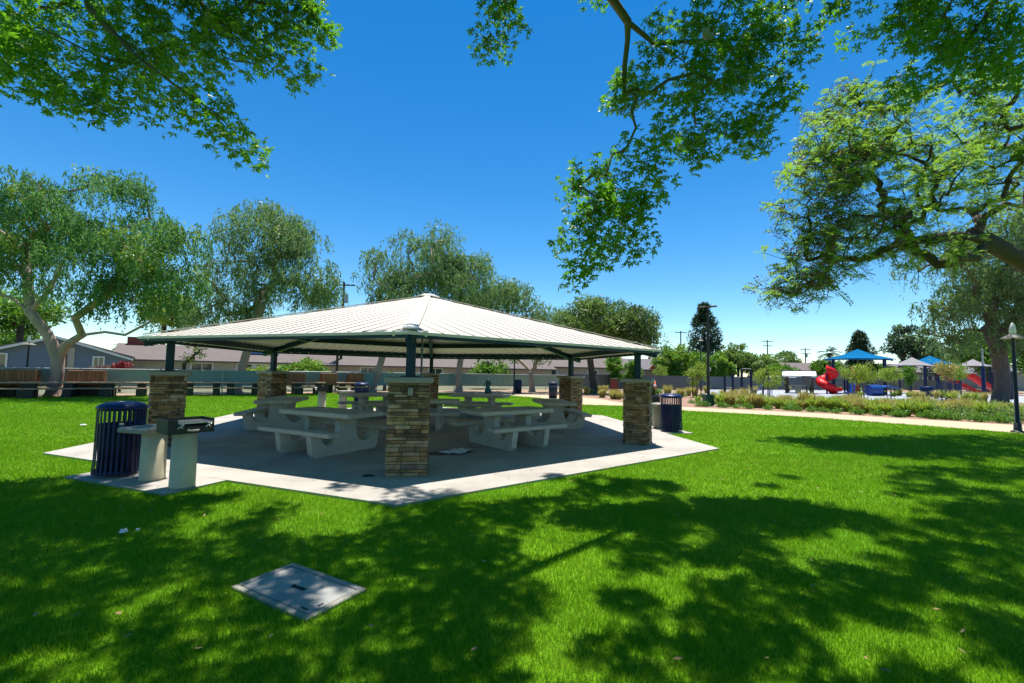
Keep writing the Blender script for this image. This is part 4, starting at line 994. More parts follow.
def post_lamp(label, px, vt, mat='dark_metal', Y=None, shade=True):
    p_ = np.array(G(*px)) if Y is None else b0p(px[0], px[1], Y); Y = p_[1]; h = D(px[0], vt, Y)[2]
    t = thing('post_lamp', label, 'lamp post', (p_[0], p_[1], -.01), group='post top lamps')
    MB().tube([(0, 0, 0), (0, 0, .28), (0, 0, .3), (0, 0, h-.5)], [.10, .09, .055, .045], 12).build('pole', mat, t)
    MB().lathe([(0, 0), (.17, 0), (.17, .03), (.11, .06), (0, .07)], 20).build('base', mat, t)
    MB().lathe([(0, h-.40), (.07, h-.38), (.085, h-.28), (.06, h-.12), (.03, h-.04), (0, h)], 16).build('lantern', 'white_paint', t)
    if shade: MB().lathe([(.05, h-.36), (.28, h-.50), (.29, h-.52), (.05, h-.42)], 24).build('lamp_shade', 'cap_concrete', t)
    return t
post_lamp('dark post lamp with a hat shaped shade at the right edge', (1018, 432), 322)
post_lamp('dark post lamp in front of the grey blue house', (25, 390), 335, Y=24.6)
post_lamp('post lamp with a white lantern beside the dark conifer', (701, 388), 336, Y=48)
post_lamp('thin post lamp between the two rear pillars, seen under the roof', (514, 391), 330, Y=33)
tall = thing('light_pole', 'slender brown pole behind the left part of the shelter, beside the wooden bins', 'pole', b0p(336, 391, 31.5))
MB().tube([(0, 0, 0), (0, 0, 5.2)], [.10, .07], 10).build('pole', 'pole_wood', tall); MB().lathe([(0, 0), (.2, 0), (.2, .12), (.12, .2)], 12).build('base', 'galvanised', tall)
# ------------------------------------------------------------------ bins, cones and boxes in the distance
def small_bin(u, Y, label, mat='navy_liner', sc=1.):
    t = thing('park_bin', label, 'litter bin', b0p(u, 392, Y), group='small dark bins along the far path')
    MB().lathe([(0, 0), (.26*sc, 0), (.28*sc, .85*sc), (.25*sc, .86*sc), (0, .8*sc)], 20).build('body', mat, t)
    MB().lathe([(.29*sc, .86*sc), (.29*sc, .93*sc), (.15*sc, 1.02*sc), (.12*sc, .99*sc)], 20).build('lid', mat, t)
small_bin(518, 35, 'dark bin left of the bare trunked tree, seen between the rear pillars')
small_bin(553, 29, 'dark bin beside the left face of the rear right stone pillar')
hy = thing('hydrant_post', 'short green post with a round top seen under the roof right of the front pillar', 'post', b0p(488, 393, 33.5))
MB().lathe([(0, 0), (.24, 0), (.24, .25), (.14, .3), (.13, .8), (.18, .82), (.17, .95), (.06, 1.05), (0, 1.06)], 16).build('body', 'green_box', hy)
MB().tube([(-.24, 0, .7), (.24, 0, .7)], .06, 8).build('outlet', 'green_box', hy)
rb_ = thing('red_bin', 'small dark red box at the fence behind the right stone pillar', 'box', b0p(614, 391, 42))
MB().box((0, 0, .55), (.55, .5, 1.1), bev=.04).build('body', 'brick', rb_); MB().box((0, 0, 1.12), (.62, .56, .06), bev=.02).build('lid', 'dark_metal', rb_)
def cone(u, Y, h, lb):
    t = thing('traffic_cone', lb, 'traffic cone', b0p(u, 390, Y), group='orange traffic cones')
    MB().lathe([(.17*h, .03), (.045*h, h), (0, h)], 20).build('cone', 'orange', t); MB().box((0, 0, .015), (.46*h, .46*h, .03), bev=.01).build('base', 'orange', t)
    MB().lathe([(.112*h, h*.5), (.088*h, h*.68), (.085*h, h*.68)], 20).build('stripe', 'white_paint', t)
cone(655, 42, 1.0, 'orange traffic cone just right of the right stone pillar')
fl = thing('construction_sign', 'orange diamond sign on a stand far behind the right stone pillar', 'sign', b0p(653, 388, 62))
MB().tube([(0, 0, 0), (0, 0, 2.2)], .03, 8).build('post', 'galvanised', fl); MB().box((0, 0, 0), (.8, .03, .8), m=Matrix.Translation((0, -.05, 2.3)) @ Matrix.Rotation(PI/4, 4, 'Y')).build('board', 'orange', fl)
MB().tube([(-.4, 0, 0), (0, 0, .6), (.4, 0, 0)], .03, 6).build('stand', 'galvanised', fl)
bx_ = thing('storage_container', 'blue storage container standing in front of the far fence', 'container', b0p(673, 388, 50), .3)
MB().box((0, 0, .62), (1.5, 1.1, 1.15), bev=.03).build('body', 'play_blue', bx_); MB().box((0, 0, 1.22), (1.56, 1.16, .07), bev=.02).build('lid', 'navy_steel', bx_)
MB().box((-1.1, .1, .45), (.7, .8, .9), bev=.05).build('side_bin', 'navy_steel', bx_)
# ------------------------------------------------------------------ exercise bars, small shelter, cars
def gym():
    P = [(725, 399, 376), (733, 398, 374), (742, 398.5, 371.5), (751.5, 398.5, 371)]
    o_ = np.array(G(738, 398.5)); o_[2] = 0
    t = thing('exercise_bars', 'row of navy exercise posts joined by pull up bars in the planting', 'exercise bars', o_)
    pts = []
    for u, vb, v_ in P:
        p_ = D(u, 398, o_[1]+.4*(u-738)/13)-o_; z = D(u, v_, o_[1])[2]; pts.append((p_[0], p_[1], z)); MB().tube([(p_[0], p_[1], 0), (p_[0], p_[1], z)], .085, 10).build('post', 'navy_steel', t)
    for i, z in ((0, .75), (1, 1.5), (2, 2.1)):
        a, b_ = pts[i], pts[i+1]; MB().tube([(a[0], a[1], z), (b_[0], b_[1], z)], .025, 8).build('bar', 'galvanised', t)
    p_ = D(763, 396, o_[1]+3)-o_
    e_ = thing('exercise_machine', 'grey and blue exercise machine right of the navy exercise bars', 'exercise machine', (o_[0]+p_[0], o_[1]+p_[1], 0))
    MB().tube([(0, 0, 0), (0, 0, .9)], .07, 8).build('post', 'play_grey', e_); MB().tube([(-.4, 0, .5), (.1, 0, 1.0), (.7, 0, 1.5)], .05, 8).build('arm', 'play_blue', e_); MB().box((-.45, 0, .55), (.5, .4, .08), bev=.02).build('seat', 'play_grey', e_)
    MB().tube([(.5, 0, 0), (.6, 0, 1.4)], .05, 8).build('upright', 'play_blue', e_)
gym()
def small_shelter():
    Y = 46; a, b_ = D(786, 394, Y), D(813, 394, Y); o_ = (a+b_)/2; o_[2] = 0
    t = thing('small_shelter', 'small flat roofed shelter with a white fascia on brown posts near the playground', 'shelter', o_, -.56)
    wd = np.linalg.norm(b_-a)*.86; zt = D(800, 371, Y)[2]
    for x in (-wd/2+.1, wd/2-.1):
        for y in (-.9, 1.2): MB().box((x, y, (zt-.42)/2), (.28, .28, zt-.42), bev=.02).build('post', 'pole_wood', t)
    MB().extr([(-1.8, zt-.45), (0, zt), (1.8, zt-.45), (1.8, zt-.52), (0, zt-.10), (-1.8, zt-.52)], (0, .1, 0), (0, 1, 0), (0, 0, 1), (1, 0, 0), wd+.5).build('roof', 'white_paint', t)
    MB().box((0, .1, zt+.03), (wd+.52, .3, .06), bev=.01).build('ridge_cap', 'roof_grey', t); MB().box((0, -1.72, zt-.55), (wd+.5, .06, .12)).build('gutter', 'fascia', t)
    tb = thing('park_table', 'grey table with benches standing inside the small white fascia shelter', 'picnic table', (o_[0], o_[1]+.2, 0), -.56)
    MB().box((0, 0, .72), (1.6, .7, .07), bev=.01).build('tabletop', 'table_concrete', tb); MB().box((0, 0, .35), (.5, .4, .68), bev=.02).build('pedestal', 'table_concrete', tb)
    for s_ in (-1, 1): MB().box((0, .65*s_, .43), (1.6, .25, .06), bev=.01).build('bench', 'table_concrete', tb); MB().box((0, .65*s_, .2), (.4, .2, .4), bev=.01).build('bench_leg', 'table_concrete', tb)
small_shelter()
def car(label, u, Y, mat, rz, suv=True):
    t = thing('parked_car', label, 'car', (*b0p(u, 385, Y)[:2], -.01), rz, 'cars parked beyond the playground')
    body = [(-2.2, .35), (-2.25, .75), (-2.1, .95), (-1.2, 1.02), (1.0, 1.02), (2.0, .92), (2.25, .7), (2.25, .35)]
    MB().extr(body, (0, 0, 0), (1, 0, 0), (0, 0, 1), (0, 1, 0), 1.75).build('body', mat, t)
    cab = [(-2.0, 1.02), (-1.75, 1.6), (-.3, 1.68), (.35, 1.6), (1.15, 1.02)] if suv else [(-1.5, 1.02), (-.9, 1.42), (.2, 1.45), (1.1, 1.02)]
    MB().extr(cab, (0, 0, .002), (1, 0, 0), (0, 0, 1), (0, 1, 0), 1.55).build('cabin', mat, t)
    win = [(x*.86-.03, 1.08+(z-1.02)*.78) for x, z in cab]
    MB().extr(win, (0, 0, 0), (1, 0, 0), (0, 0, 1), (0, 1, 0), 1.58).build('side_window', 'window_glass', t)
    for x in (-1.35, 1.4):
        for y in (-.8, .8):
            w_ = MB().tube([(x, y-.11, .33), (x, y+.11, .33)], .33, 18).build('wheel', 'tyre', t); MB().tube([(x, y-.118, .33), (x, y+.118, .33)], .18, 14).build('rim', 'galvanised', w_)
    for y in (-.65, .65): MB().box((2.25, y, .72), (.06, .3, .12), bev=.02).build('headlight', 'white_paint', t)
car('white parked car at the left behind the small flat roofed shelter', 797, 66, 'car_white', .55)
car('silver blue parked car right of the white one behind the small flat roofed shelter', 811, 67, 'car_silver', .55)
sg = thing('park_sign', 'dark rectangular sign on a single post in front of the small shelter', 'sign', G(807, 401)*np.array([1, 1, 0]), -.6)
MB().tube([(0, 0, 0), (0, 0, 1.35)], .045, 8).build('post', 'dark_metal', sg); MB().box((0, -.06, 1.35), (.55, .04, .62), bev=.01).build('board', 'play_grey', sg)
# ------------------------------------------------------------------ playground
def canopy(name, label, u, v, vt, Y, wd, dp, mats, posts, rz=0., post='navy_steel'):
    p_ = D(u, v, Y); h0 = p_[2]; h1_ = D(u, vt, Y)[2]
    t = thing(name, label, 'shade canopy', (p_[0], p_[1], 0), rz)
    n = 8; cr = [(-wd/2, -dp/2), (wd/2, -dp/2), (wd/2, dp/2), (-wd/2, dp/2)]
    for k in range(4):
        a, b_ = cr[k], cr[(k+1) % 4]; vs = []; fs = []
        for i in range(n+1):
            f = i/n; w_ = 1-f
            for j in range(n+1):
                g_ = j/n; x, y = (a[0]+(b_[0]-a[0])*g_)*w_, (a[1]+(b_[1]-a[1])*g_)*w_
                sag = -.22*math.sin(PI*f)*.6; ed = math.sin(PI*g_)*w_*.06; z = h0+(h1_-h0)*f+sag+ed*(1 if i == 0 else .3)*2
                vs.append((x*(1-ed*.6), y*(1-ed*.6), z))
        for i in range(n):
            for j in range(n): q = i*(n+1)+j; fs.append((q, q+1, q+n+2, q+n+1))
        MB().add(vs, fs, True).build('fabric', mats[k % len(mats)], t)
    for k in range(4):
        x, y = cr[k][0]*posts, cr[k][1]*posts
        MB().tube([(x, y, 0), (x, y, h0+.1)], .09, 10).build('post', post, t)
        MB().tube([(cr[k][0]*.99, cr[k][1]*.99, h0-.02), (x*.5, y*.5, h0+(h1_-h0)*.45)], .04, 6).build('rafter', post, t)
    return t
canopy('shade_canopy', 'bright blue pyramid shade canopy over the spiral slide playground', 858, 360, 349, 47, 5.8, 4.6, ['canopy_blue'], .72, -.64)
canopy('shade_canopy', 'pale grey pyramid shade canopy right of the blue one', 912, 366.5, 357, 50, 4.2, 3.6, ['canopy_grey'], .5, -.70)
canopy('shade_canopy', 'blue shade canopy partly hidden behind the pale grey canopy', 930, 365, 355.5, 54, 5.0, 4.2, ['canopy_blue'], .7, -.72)
canopy('shade_canopy', 'pale canopy half hidden by foliage above the red slides', 973, 367, 359, 56, 4.0, 4.0, ['canopy_grey'], .7, -.78)
def playset():
    Y = 46; o_ = D(848, 392, Y); o_[2] = 0
    t = thing('play_structure', 'navy climbing structure with blue slide and red panels under the blue canopy', 'play structure', o_)
    def X(u): return (D(u, 390, Y)-o_)[0]
    for u in (841.5, 852, 857, 866):
        for y in (-.8, 1.0): MB().tube([(X(u), y, 0), (X(u), y, 3.0 if u < 850 else 2.4)], .075, 10).build('post', 'navy_steel', t)
    MB().box(((X(841.5)+X(852))/2, .1, 1.5), (X(852)-X(841.5), 1.9, .09), bev=.02).build('deck', 'play_grey', t)
    MB().box(((X(857)+X(866))/2, .1, 1.2), (X(866)-X(857), 1.9, .09), bev=.02).build('deck', 'play_grey', t)
    MB().box((X(847), -.9, 2.1), (.5, .06, 1.0), bev=.02).build('red_panel', 'slide_red', t)
    MB().box((X(850.5), -.9, .55), (.5, .06, .9), bev=.02).build('red_panel', 'orange', t)
    MB().extr([(-.0, 1.5), (.25, 1.5), (-.15, .1), (-.75, .1), (-.75, .22), (-.35, .25)], (X(845), -1.1, 0), (1, 0, 0), (0, 0, 1), (0, 1, 0), .6).build('slide_chute', 'bright_blue', t)
    m = MB()
    for i in range(6): m.box((X(853)+.02*i, -.95, .2+.22*i), (.34, .28, .06))
    m.build('step', 'play_grey', t)
    for u in (859.5, 863): MB().box((X(u), -.92, .7), (.28, .10, 1.25), bev=.03).build('climb_panel', 'play_grey', t)
    MB().extr([(0, 0), (.5, 0), (-.1, 1.5), (-.3, 1.5)], (X(864), -1.0, 0), (1, 0, 0), (0, 0, 1), (0, 1, 0), .5).build('climb_ramp', 'navy_steel', t)
    for u in (841.5, 857): MB().tube([(X(u), -.8, 2.2), (X(u)+1.0, -.8, 2.2)], .03, 6).build('rail', 'navy_steel', t)
    # spiral slide
    c_ = D(827, 392, Y-.5); c_[2] = 0
    s_ = thing('spiral_slide', 'red spiral tube slide left of the navy climbing structure', 'slide', c_)
    zt = 2.35; ch = MB(); n = 60; pr = 12; vs = []
    for i in range(n+1):
        f = i/n; a = -2.2+f*2*PI*1.25; z = zt-1.95*f; cx_, cy_ = .50*math.cos(a), .50*math.sin(a)
        for j in range(pr):
            b_ = -PI*.98+PI*.98*2*j/(pr-1); rr = .46
            dx = rr*math.sin(b_); dz = -rr*math.cos(b_)*.95
            vs.append((cx_+dx*math.cos(a), cy_+dx*math.sin(a), z+dz))
    ch.add(vs, [(i*pr+j, i*pr+j+1, (i+1)*pr+j+1, (i+1)*pr+j) for i in range(n) for j in range(pr-1)], True); ch.build('tube', 'slide_red', s_)
    MB().tube([(0, 0, 0), (0, 0, zt)], .08, 10).build('post', 'navy_steel', s_)
    MB().extr([(.1, .45), (1.0, .28), (1.0, .62), (.9, .62), (.85, .40), (.1, .7)], (0, -.4, 0), (1, 0, 0), (0, 0, 1), (0, 1, 0), .7).build('exit_chute', 'slide_red', s_)
    r_ = thing('climbing_boulder', 'blue climbing drum with a pale blue bridge right of the climbing structure', 'play climber', b0p(874, 398, 42))
    MB().tube([(-.5, 0, .50), (.5, 0, .50)], [.50, .50], 10).build('drum', 'play_blue', r_)
    MB().extr([(.4, .85), (1.4, .95), (2.0, .75), (2.0, .65), (1.4, .82), (.4, .7)], (0, 0, 0), (1, 0, 0), (0, 0, 1), (0, 1, 0), .8).build('bridge', 'bright_blue', r_)
    for x in (.9, 1.9): MB().tube([(x, 0, 0), (x, 0, .78)], .05, 8).build('leg', 'navy_steel', r_)
playset()
def double_slide():
    Y = 48; o_ = D(974, 397, Y); o_[2] = 0
    t = thing('double_slide', 'pair of wide red slides running down from a navy deck near the large tree', 'slide', o_, -.15); t.scale = (1.3, 1.3, 1.15)
    for dx, dy in ((-1.1, 0), (.5, -.35)):
        pr = [(-1.3, 1.75), (-.9, 1.75), (.1, .95), (1.1, .35), (1.6, .30), (1.6, .22), (1.05, .25), (0, .83), (-.95, 1.62), (-1.3, 1.62)]
        c_ = MB()
        c_.extr(pr, (dx, dy, 0), (1, 0, 0), (0, 0, 1), (0, 1, 0), .62)
        sd = [(a, z+(.16 if i < 5 else 0)) for i, (a, z) in enumerate(pr)]
        c_.extr(sd, (dx, dy-.335, 0), (1, 0, 0), (0, 0, 1), (0, 1, 0), .05); c_.extr(sd, (dx, dy+.335, 0), (1, 0, 0), (0, 0, 1), (0, 1, 0), .05)
        c_.build('chute', 'slide_red', t)
    MB().box((-2.2, 0, 1.68), (1.6, 1.6, .1), bev=.02).build('deck', 'navy_steel', t)
    for x in (-2.95, -1.45):
        for y in (-.75, .75): MB().tube([(x, y, 0), (x, y, 2.6)], .07, 8).build('post', 'navy_steel', t)
    rl = MB()
    for i in range(6): rl.tube([(-1.2+.22*i, .75, 1.5), (-1.2+.22*i, .75, 2.35)], .025, 6)
    rl.tube([(-1.3, .75, 2.35), (0, .75, 2.35)], .035, 6).build('red_rail', 'slide_red', t)
    for u, Yp, h, lb in ((984.5, 43, 2.9, 'thick navy play post standing in front of the red slides'),):
        p_ = thing('play_post', lb, 'post', b0p(u, 398, Yp)); MB().tube([(0, 0, 0), (0, 0, h)], .16, 12).build('post', 'navy_steel', p_); MB().tube([(0, 0, h), (0, 0, 4.6)], .08, 10).build('extension', 'galvanised', p_)
    k = thing('play_cabinet', 'dark navy climbing wall against the thick tree trunk', 'play panel', b0p(1003, 398, 40))
    MB().box((0, 0, 1.2), (1.5, .5, 2.4), bev=.05).build('wall', 'navy_liner', k)
    for i in range(6): MB().lathe([(0, 0), (.07, 0), (.05, .05), (0, .06)], 8).build('hold', 'play_blue', k, (-.5+.33*(i % 4), -.27, .5+.45*(i//2)))
    q_ = thing('panel_row', 'low navy play panels left of the red slides', 'play panel', b0p(950, 393, 47))
    for i in range(3): MB().box((-1.0+i*.9, 0, .75), (.6, .12, .9+.15*(i % 2)), bev=.03).build('panel', 'navy_steel', q_); MB().tube([(-1.3+i*.9, 0, 0), (-1.3+i*.9, 0, 1.7)], .05, 8).build('post', 'navy_steel', q_)
    d_ = thing('play_tub', 'dark navy round tub in the planting under the pale grey canopy', 'planter', b0p(927, 397, 42))
    MB().lathe([(0, 0), (.42, 0), (.55, .9), (.5, .92), (.45, .8), (0, .78)], 20).build('body', 'navy_steel', d_)
double_slide()
# ------------------------------------------------------------------ trees further away
def bush(name, label, u, v, Y, ru, rv, n, leaf, L, seed, style='random', per=110, cat='shrub', group=None, bark='bark_dark', second=None, crad=None):
    c_ = D(u, v, Y); k = Y/F; b_ = np.array([c_[0], c_[1], 0.])
    hulls = [(c_, (ru*k*.85, (ru+rv)*.45*k, rv*k*.85))]
    for j in range(3):
        a = 2.1*j+seed; hulls.append((c_+np.array([math.cos(a)*ru*k*.4, math.sin(a)*ru*k*.3, math.sin(a*1.7)*rv*k*.3]), (ru*k*.55, ru*k*.5, rv*k*.55)))
    top = c_.copy(); top[2] = max(.3, c_[2]-rv*k*.5); rr = max(.05, min(.24, (ru*k)*.07))
    return tree(name, label, cat, b_, [b_+(top-b_)*.5, top], hulls, n, crad or max(.28, min(1.1, ru*k*.28)), per, L, L*.38, leaf, bark, rr, .012, style, seed, group, second=second)
bush('park_tree', 'bright green dense tree right of the right end of the shelter roof', 677, 362, 60, 24, 20, 42, 'leaf_green', .42, 41, cat='tree', second=('leaf_lime', .5, .4, .16))
bush('park_tree', 'dark green tree between the bright green tree and the light pole', 698, 366, 62, 16, 18, 26, 'leaf_green', .42, 42, cat='tree')
bush('park_tree', 'medium green rounded tree right of the light pole on the green cabinet', 721, 366, 58, 14, 14, 24, 'leaf_green', .4, 43, cat='tree', second=('leaf_lime', .3, .4, .16))
bush('park_tree', 'tall olive tree behind the exercise bars', 738, 360, 78, 20, 17, 36, 'leaf_olive', .55, 44, cat='tree')
bush('park_tree', 'ochre green tree right of the tall olive tree behind the exercise bars', 762, 366, 76, 18, 13, 28, 'leaf_olive', .5, 45, cat='tree', second=('leaf_lime', .4, .45, .18))
bush('park_tree', 'dark green low tree left of the small flat roofed shelter', 783, 371, 70, 14, 10, 20, 'leaf_green', .45, 46, cat='tree')
bush('park_tree', 'grey olive tree behind the utility pole with two cross arms', 788, 362, 110, 14, 12, 22, 'leaf_olive', .7, 47, cat='tree')
bush('park_tree', 'rounded green tree left of the blue canopy behind the palm', 826, 368, 90, 14, 9, 24, 'leaf_green', .6, 48, cat='tree')
bush('park_tree', 'low green tree behind the posts of the blue canopy', 880, 373, 88, 14, 8, 20, 'leaf_green', .55, 49, cat='tree')
bush('park_tree', 'tall dark green tree between the blue canopy and the grey canopy', 910, 346, 72, 18, 26, 46, 'leaf_dark', .55, 50, cat='tree', second=('leaf_silver', .4, .5, .2))
bush('park_tree', 'broad grey green tree behind the pale grey canopy', 936, 356, 76, 22, 20, 40, 'leaf_eucalypt', .55, 51, cat='tree')
bush('park_tree', 'dense green tree filling the gap behind the large weeping tree', 985, 352, 62, 34, 26, 56, 'leaf_green', .5, 52, cat='tree', second=('leaf_dark', .5, .5, .2))
bush('park_tree', 'green tree at the right edge behind the post lamp', 1030, 350, 50, 30, 30, 44, 'leaf_green', .45, 53, cat='tree')
bush('park_tree', 'dark green leafy tree filling the gap left of the forked eucalyptus trunk', 22, 312, 40, 40, 24, 44, 'leaf_green', .38, 54, cat='tree')
bush('park_tree', 'lower green tree at the left edge behind the grey blue house', 10, 345, 52, 26, 20, 36, 'leaf_green', .42, 55, cat='tree')
bush('park_tree', 'lime green tree behind the left eave of the shelter roof', 165, 312, 50, 34, 20, 44, 'leaf_lime', .4, 56, cat='tree')
bush('shrub', 'bright green leafy shrub above the fence behind the rear left pillar', 300, 373, 33.5, 26, 12, 40, 'leaf_green', .26, 57, second=('leaf_lime', .5, .25, .1))
bush('shrub', 'pale green shrub above the fence left of the rear left pillar post', 262, 376, 35, 16, 9, 26, 'leaf_lime', .24, 58)
bush('shrub', 'dense dark green shrub above the fence between the two rear trunks', 488, 374, 43, 22, 12, 36, 'leaf_green', .3, 59, second=('leaf_dark', .5, .3, .12))
bush('shrub', 'green climbing shrub above the fence left of the right stone pillar', 614, 370, 45, 9, 16, 22, 'leaf_green', .3, 60)
bush('shrub', 'green shrub hanging over the fence right of the rear right pillar', 632, 372, 46, 8, 16, 20, 'leaf_green', .3, 61)
bush('shrub', 'low hedge above the fence behind the far blue litter bin', 385, 378, 36, 20, 4, 16, 'leaf_green', .22, 62)
bush('shrub', 'red flowering shrub over the fence below the brown roof', 121, 367, 27.5, 7, 5, 14, 'flower_red', .12, 63)
bush('shrub', 'pale pink flowering shrub over the fence right of the grey blue house', 102, 369, 27, 9, 2.5, 10, 'leaf_tip', .11, 64)
tree('bare_tree', 'small thin tree with bare forked branches behind the left pillar post', 'tree', b0p(184, 392, 27), [D(184, 372, 27), D(184, 365, 27)], [hull_px(192, 352, 27, 10, 9)], 9, .35, 22, .2, .07, 'leaf_lime', 'bark_dark', .10, .02, 'random', 66)
# dark conifers
def conifer(label, u, vt, vb, Y, hw, seed):
    r = np.random.default_rng(seed); b_ = b0p(u, 385, Y); ht = D(u, vt, Y)[2]; z0 = max(.5, D(u, vb, Y)[2]); k = Y/F
    t = thing('conifer_tree', label, 'tree', b_, group='dark conifers on the skyline')
    MB().tube([(0, 0, -.1), (0, 0, ht*.6), (0, 0, ht*.97)], [.32, .2, .04], 10).build('trunk', 'bark_dark', t)
    P, RR_ = [], []
    for i in range(90):
        f = r.random()**.8; z = z0+(ht-z0)*f; w_ = hw*k*min(1, (1.05-f)*1.9)*(.72+.5*r.random()); a = r.uniform(0, 2*PI); P.append((w_*math.cos(a)*.8, w_*math.sin(a)*.8, z)); RR_.append(.55+.5*(1-f))
    npmesh('crown', leaf_cloud(np.array(P), np.array(RR_), 120, .5, .16, r, 'spray'), 4, 'leaf_dark', t)
conifer('tall dark conifer directly behind the light pole on the green cabinet', 705, 305, 362, 78, 13, 71)
conifer('dark pointed conifer rising behind the blue shade canopy', 861, 332, 372, 90, 10, 72)
def palm(u, vt, Y, label, seed):
    r = np.random.default_rng(seed); b_ = b0p(u, 385, Y); ht = D(u, vt, Y)[2]
    t = thing('palm_tree', label, 'palm', b_, group='distant fan palms'); MB().tube([(0, 0, 0), (.1, 0, ht*.5), (0, 0, ht)], [.3, .22, .2], 10).build('trunk', 'bark_grey', t)
    out = []
    for i in range(26):
        a = r.uniform(0, 2*PI); el = r.uniform(-.5, 1.1); L = r.uniform(1.5, 2.2); d = np.array([math.cos(a)*math.cos(el), math.sin(a)*math.cos(el), math.sin(el)])
        f = np.linspace(.15, 1, 14); c_ = np.array([0, 0, ht])+d*(f*L)[:, None]+np.array([0, 0, -1.])*(f**2*L*.45)[:, None]; sd = unit(np.cross(d, [0, 0, 1.]))
        for s_ in (-1, 1):
            out.append(leaves_quads(c_, unit(np.tile(sd*s_+d*.9+np.array([0, 0, -.4]), (14, 1))), np.tile([0, 0, 1.], (14, 1))+r.normal(size=(14, 3))*.2, np.full(14, .75), np.full(14, .12)))
    npmesh('crown', np.concatenate(out), 4, 'leaf_dark', t)
palm(830, 353, 80, 'palm tree at the left end of the blue shade canopy', 73)
palm(116, 347, 120, 'small distant palm right of the brick chimney', 74)
# ------------------------------------------------------------------ young trees of the planting bed
def young(u, vb, v, Y, ru, rv, label, leaf, seed):
    c_ = D(u, v, Y); k = Y/F; b_ = b0p(u, vb, Y)
    hulls = [(c_, (ru*k, ru*k, rv*k)), (c_+np.array([ru*k*.4, 0, -rv*k*.4]), (ru*k*.6, ru*k*.6, rv*k*.5)), (c_+np.array([-ru*k*.5, .1, rv*k*.2]), (ru*k*.5, ru*k*.5, rv*k*.5))]
    t = tree('young_tree', label, 'tree', b_, [b_+np.array([0.02, 0, .8]), b_+np.array([0, .02, 1.4])], hulls, 22, .34, 70, .17, .05, leaf, 'bark_grey', .045, .008, 'random', seed, 'young staked trees of the planting', flareb=False)
    MB().tube([(-.3, 0, 0), (-.3, 0, 1.5)], .025, 6).build('stake', 'pole_wood', t); MB().tube([(.3, 0, 0), (.3, 0, 1.5)], .025, 6).build('stake', 'pole_wood', t)
young(697, 398, 374, 33, 10, 11, 'young yellow green tree just left of the light pole', 'leaf_lime', 81)
young(768, 400, 378, 34, 12, 10, 'young yellow green tree right of the navy exercise bars', 'leaf_lime', 82)
young(853, 400, 374, 33, 10, 9, 'young yellow green tree in front of the play structure, left of two', 'leaf_lime', 83)
young(864, 400, 373, 34, 9, 9, 'young yellow green tree in front of the play structure, right of two', 'leaf_lime', 84)
young(891, 398, 374, 37, 8, 7, 'small young tree under the right end of the blue canopy', 'leaf_lime', 85)
young(946, 398, 370, 36, 9, 8, 'young yellow tree right of the pale grey canopy', 'leaf_ochre', 86)
young(953, 398, 372, 40, 9, 8, 'young yellow green tree left of the red slides', 'leaf_lime', 87)
young(662, 392, 372, 56, 8, 8, 'small rounded yellow green tree beside the blue storage container', 'leaf_lime', 89)
bush('column_shrub', 'narrow upright dark green shrub left of the grey canopy posts', 908.5, 376, 42, 4.5, 11, 22, 'leaf_green', .16, 88, crad=.32)
# ------------------------------------------------------------------ grasses and low shrubs of the bed
def tuft_mesh(name, leaf, h, sp, n, seed, wd=.022):
    r = np.random.default_rng(seed); a = r.uniform(0, 2*PI, n); q = r.random(n)**.6*sp*.35
    B = np.stack([q*np.cos(a), q*np.sin(a), 0*a], 1); a2 = a+r.normal(size=n)*.4; out_ = r.uniform(.1, 1, n)*sp; hh = h*r.uniform(.55, 1.1, n)
    T = B+np.stack([out_*np.cos(a2), out_*np.sin(a2), hh], 1); Mi = B+np.stack([out_*.35*np.cos(a2), out_*.35*np.sin(a2), hh*.65], 1)
    s_ = np.stack([-np.sin(a2+.5), np.cos(a2+.5), 0*a], 1)*wd
    V = np.concatenate([np.stack([B-s_*.6, B+s_*.6, Mi+s_, Mi-s_], 1), np.stack([Mi-s_, Mi+s_, T+s_*.1, T-s_*.1], 1)])
    o = npmesh(name, V, 4, leaf); return o
def shrub_mesh(name, leaf, rad, n, seed, L=.11):
    r = np.random.default_rng(seed); P = in_ball(16, r, .3)*np.array([rad, rad, rad*.5])+np.array([0, 0, rad*.5]); P[:, 2] = np.maximum(P[:, 2], .06)
    return npmesh(name, leaf_cloud(P, np.full(16, rad*.45), n//16, L, L*.4, r, 'spray'), 4, leaf)
protos = [(tuft_mesh('ornamental_grass', 'leaf_lime', .62, .42, 120, 1), 'arching yellow green ornamental grass tuft in the mulch bed', 'grass tufts of the planting bed, green kind'),
          (tuft_mesh('ornamental_grass', 'leaf_ochre', .68, .40, 130, 2), 'arching straw coloured ornamental grass tuft in the mulch bed', 'grass tufts of the planting bed, straw kind'),
          (shrub_mesh('low_shrub', 'leaf_olive', .42, 480, 3), 'low rounded grey olive shrub in the mulch bed', 'low shrubs of the planting bed, olive kind'),
          (shrub_mesh('low_shrub', 'leaf_green', .32, 400, 4), 'small low green shrub near the path edge in the mulch bed', 'low shrubs of the planting bed, green kind'),
          (shrub_mesh('low_shrub', 'leaf_plum', .42, 420, 5), 'low purplish brown shrub in the mulch bed', 'low shrubs of the planting bed, purple kind')]
cats = ['ornamental grass', 'ornamental grass', 'shrub', 'shrub', 'shrub']; used = [False]*5
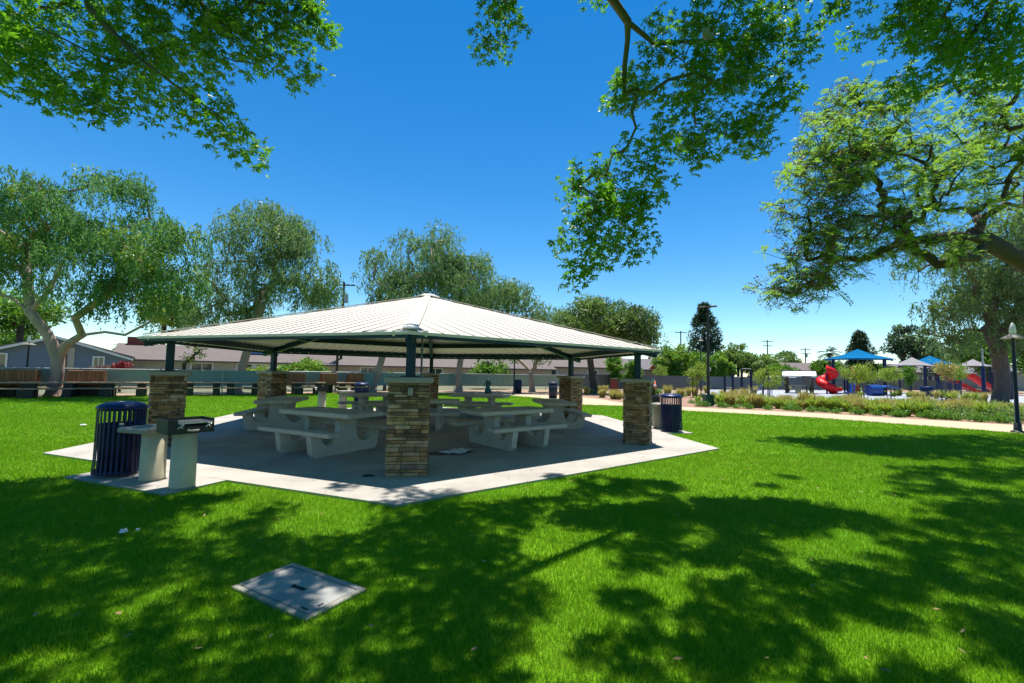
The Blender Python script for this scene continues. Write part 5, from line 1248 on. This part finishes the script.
def plant(kind, x, y, sc):
    o, lb, gr_ = protos[kind]
    if used[kind]: o = o.copy(); COL.objects.link(o)
    used[kind] = True; o.location = (x, y, -.013); o.rotation_euler = (0, 0, random.uniform(0, 6.28)); o.scale = (sc, sc, sc*random.uniform(.85, 1.15)); tag(o, lb, cats[kind], gr_, 'thing')
def bed():
    r = np.random.default_rng(9)
    # rows following the path edge, then deeper in
    upx = np.array([p_[0] for p_ in up_px]); upv = np.array([p_[1] for p_ in up_px])
    cnt = [0]*5
    def drop(u, dv, kind, sc):
        v = np.interp(u, upx, upv)-dv; p_ = G(u, v)
        if cnt[kind] >= 95: return
        cnt[kind] += 1; plant(kind, p_[0], p_[1], sc)
    for u in np.arange(722, 900, 6.2): drop(u+r.normal()*1.2, 2.6+abs(r.normal())*.8, 0 if r.random() < .7 else 1, r.uniform(.75, 1.1))
    for u in np.arange(722, 1020, 7.5): drop(u+r.normal()*1.5, 5.0+abs(r.normal())*1.0, 0 if r.random() < .35 else 1, r.uniform(.85, 1.15))
    for u in np.arange(830, 1030, 10): drop(u+r.normal()*2, 7.8+abs(r.normal())*1.2, 1 if r.random() < .6 else 0, r.uniform(.8, 1.15))
    for u in np.arange(900, 1024, 8.5): drop(u+r.normal()*2, 2.6+abs(r.normal())*1.2, 2 if r.random() < .7 else 0, r.uniform(.75, 1.15))
    for u in np.arange(694, 1000, 15): drop(u+r.normal()*4, 1.2+abs(r.normal())*.3, 3, r.uniform(.6, .95))
    for u in np.arange(930, 1024, 8): drop(u+r.normal()*2, 14+r.normal()*1.5, 4, r.uniform(.8, 1.2))
    for u in np.arange(586, 626, 2.6): drop(u+r.normal(), 1.8+abs(r.normal())*3.2, 1, r.uniform(.6, .9))
    for u in np.arange(640, 760, 5): drop(u+r.normal()*2, 9+abs(r.normal())*2.5, 1 if r.random() < .6 else 3, r.uniform(.8, 1.2))
    for u in np.arange(690, 725, 5): drop(u+r.normal()*2, 4+abs(r.normal())*1.2, 3 if r.random() < .5 else 0, r.uniform(.5, .8))
    for u in np.arange(780, 1000, 8): drop(u+r.normal()*3, 22+r.normal()*1.5, 1 if r.random() < .5 else 0, r.uniform(.8, 1.2))
bed()
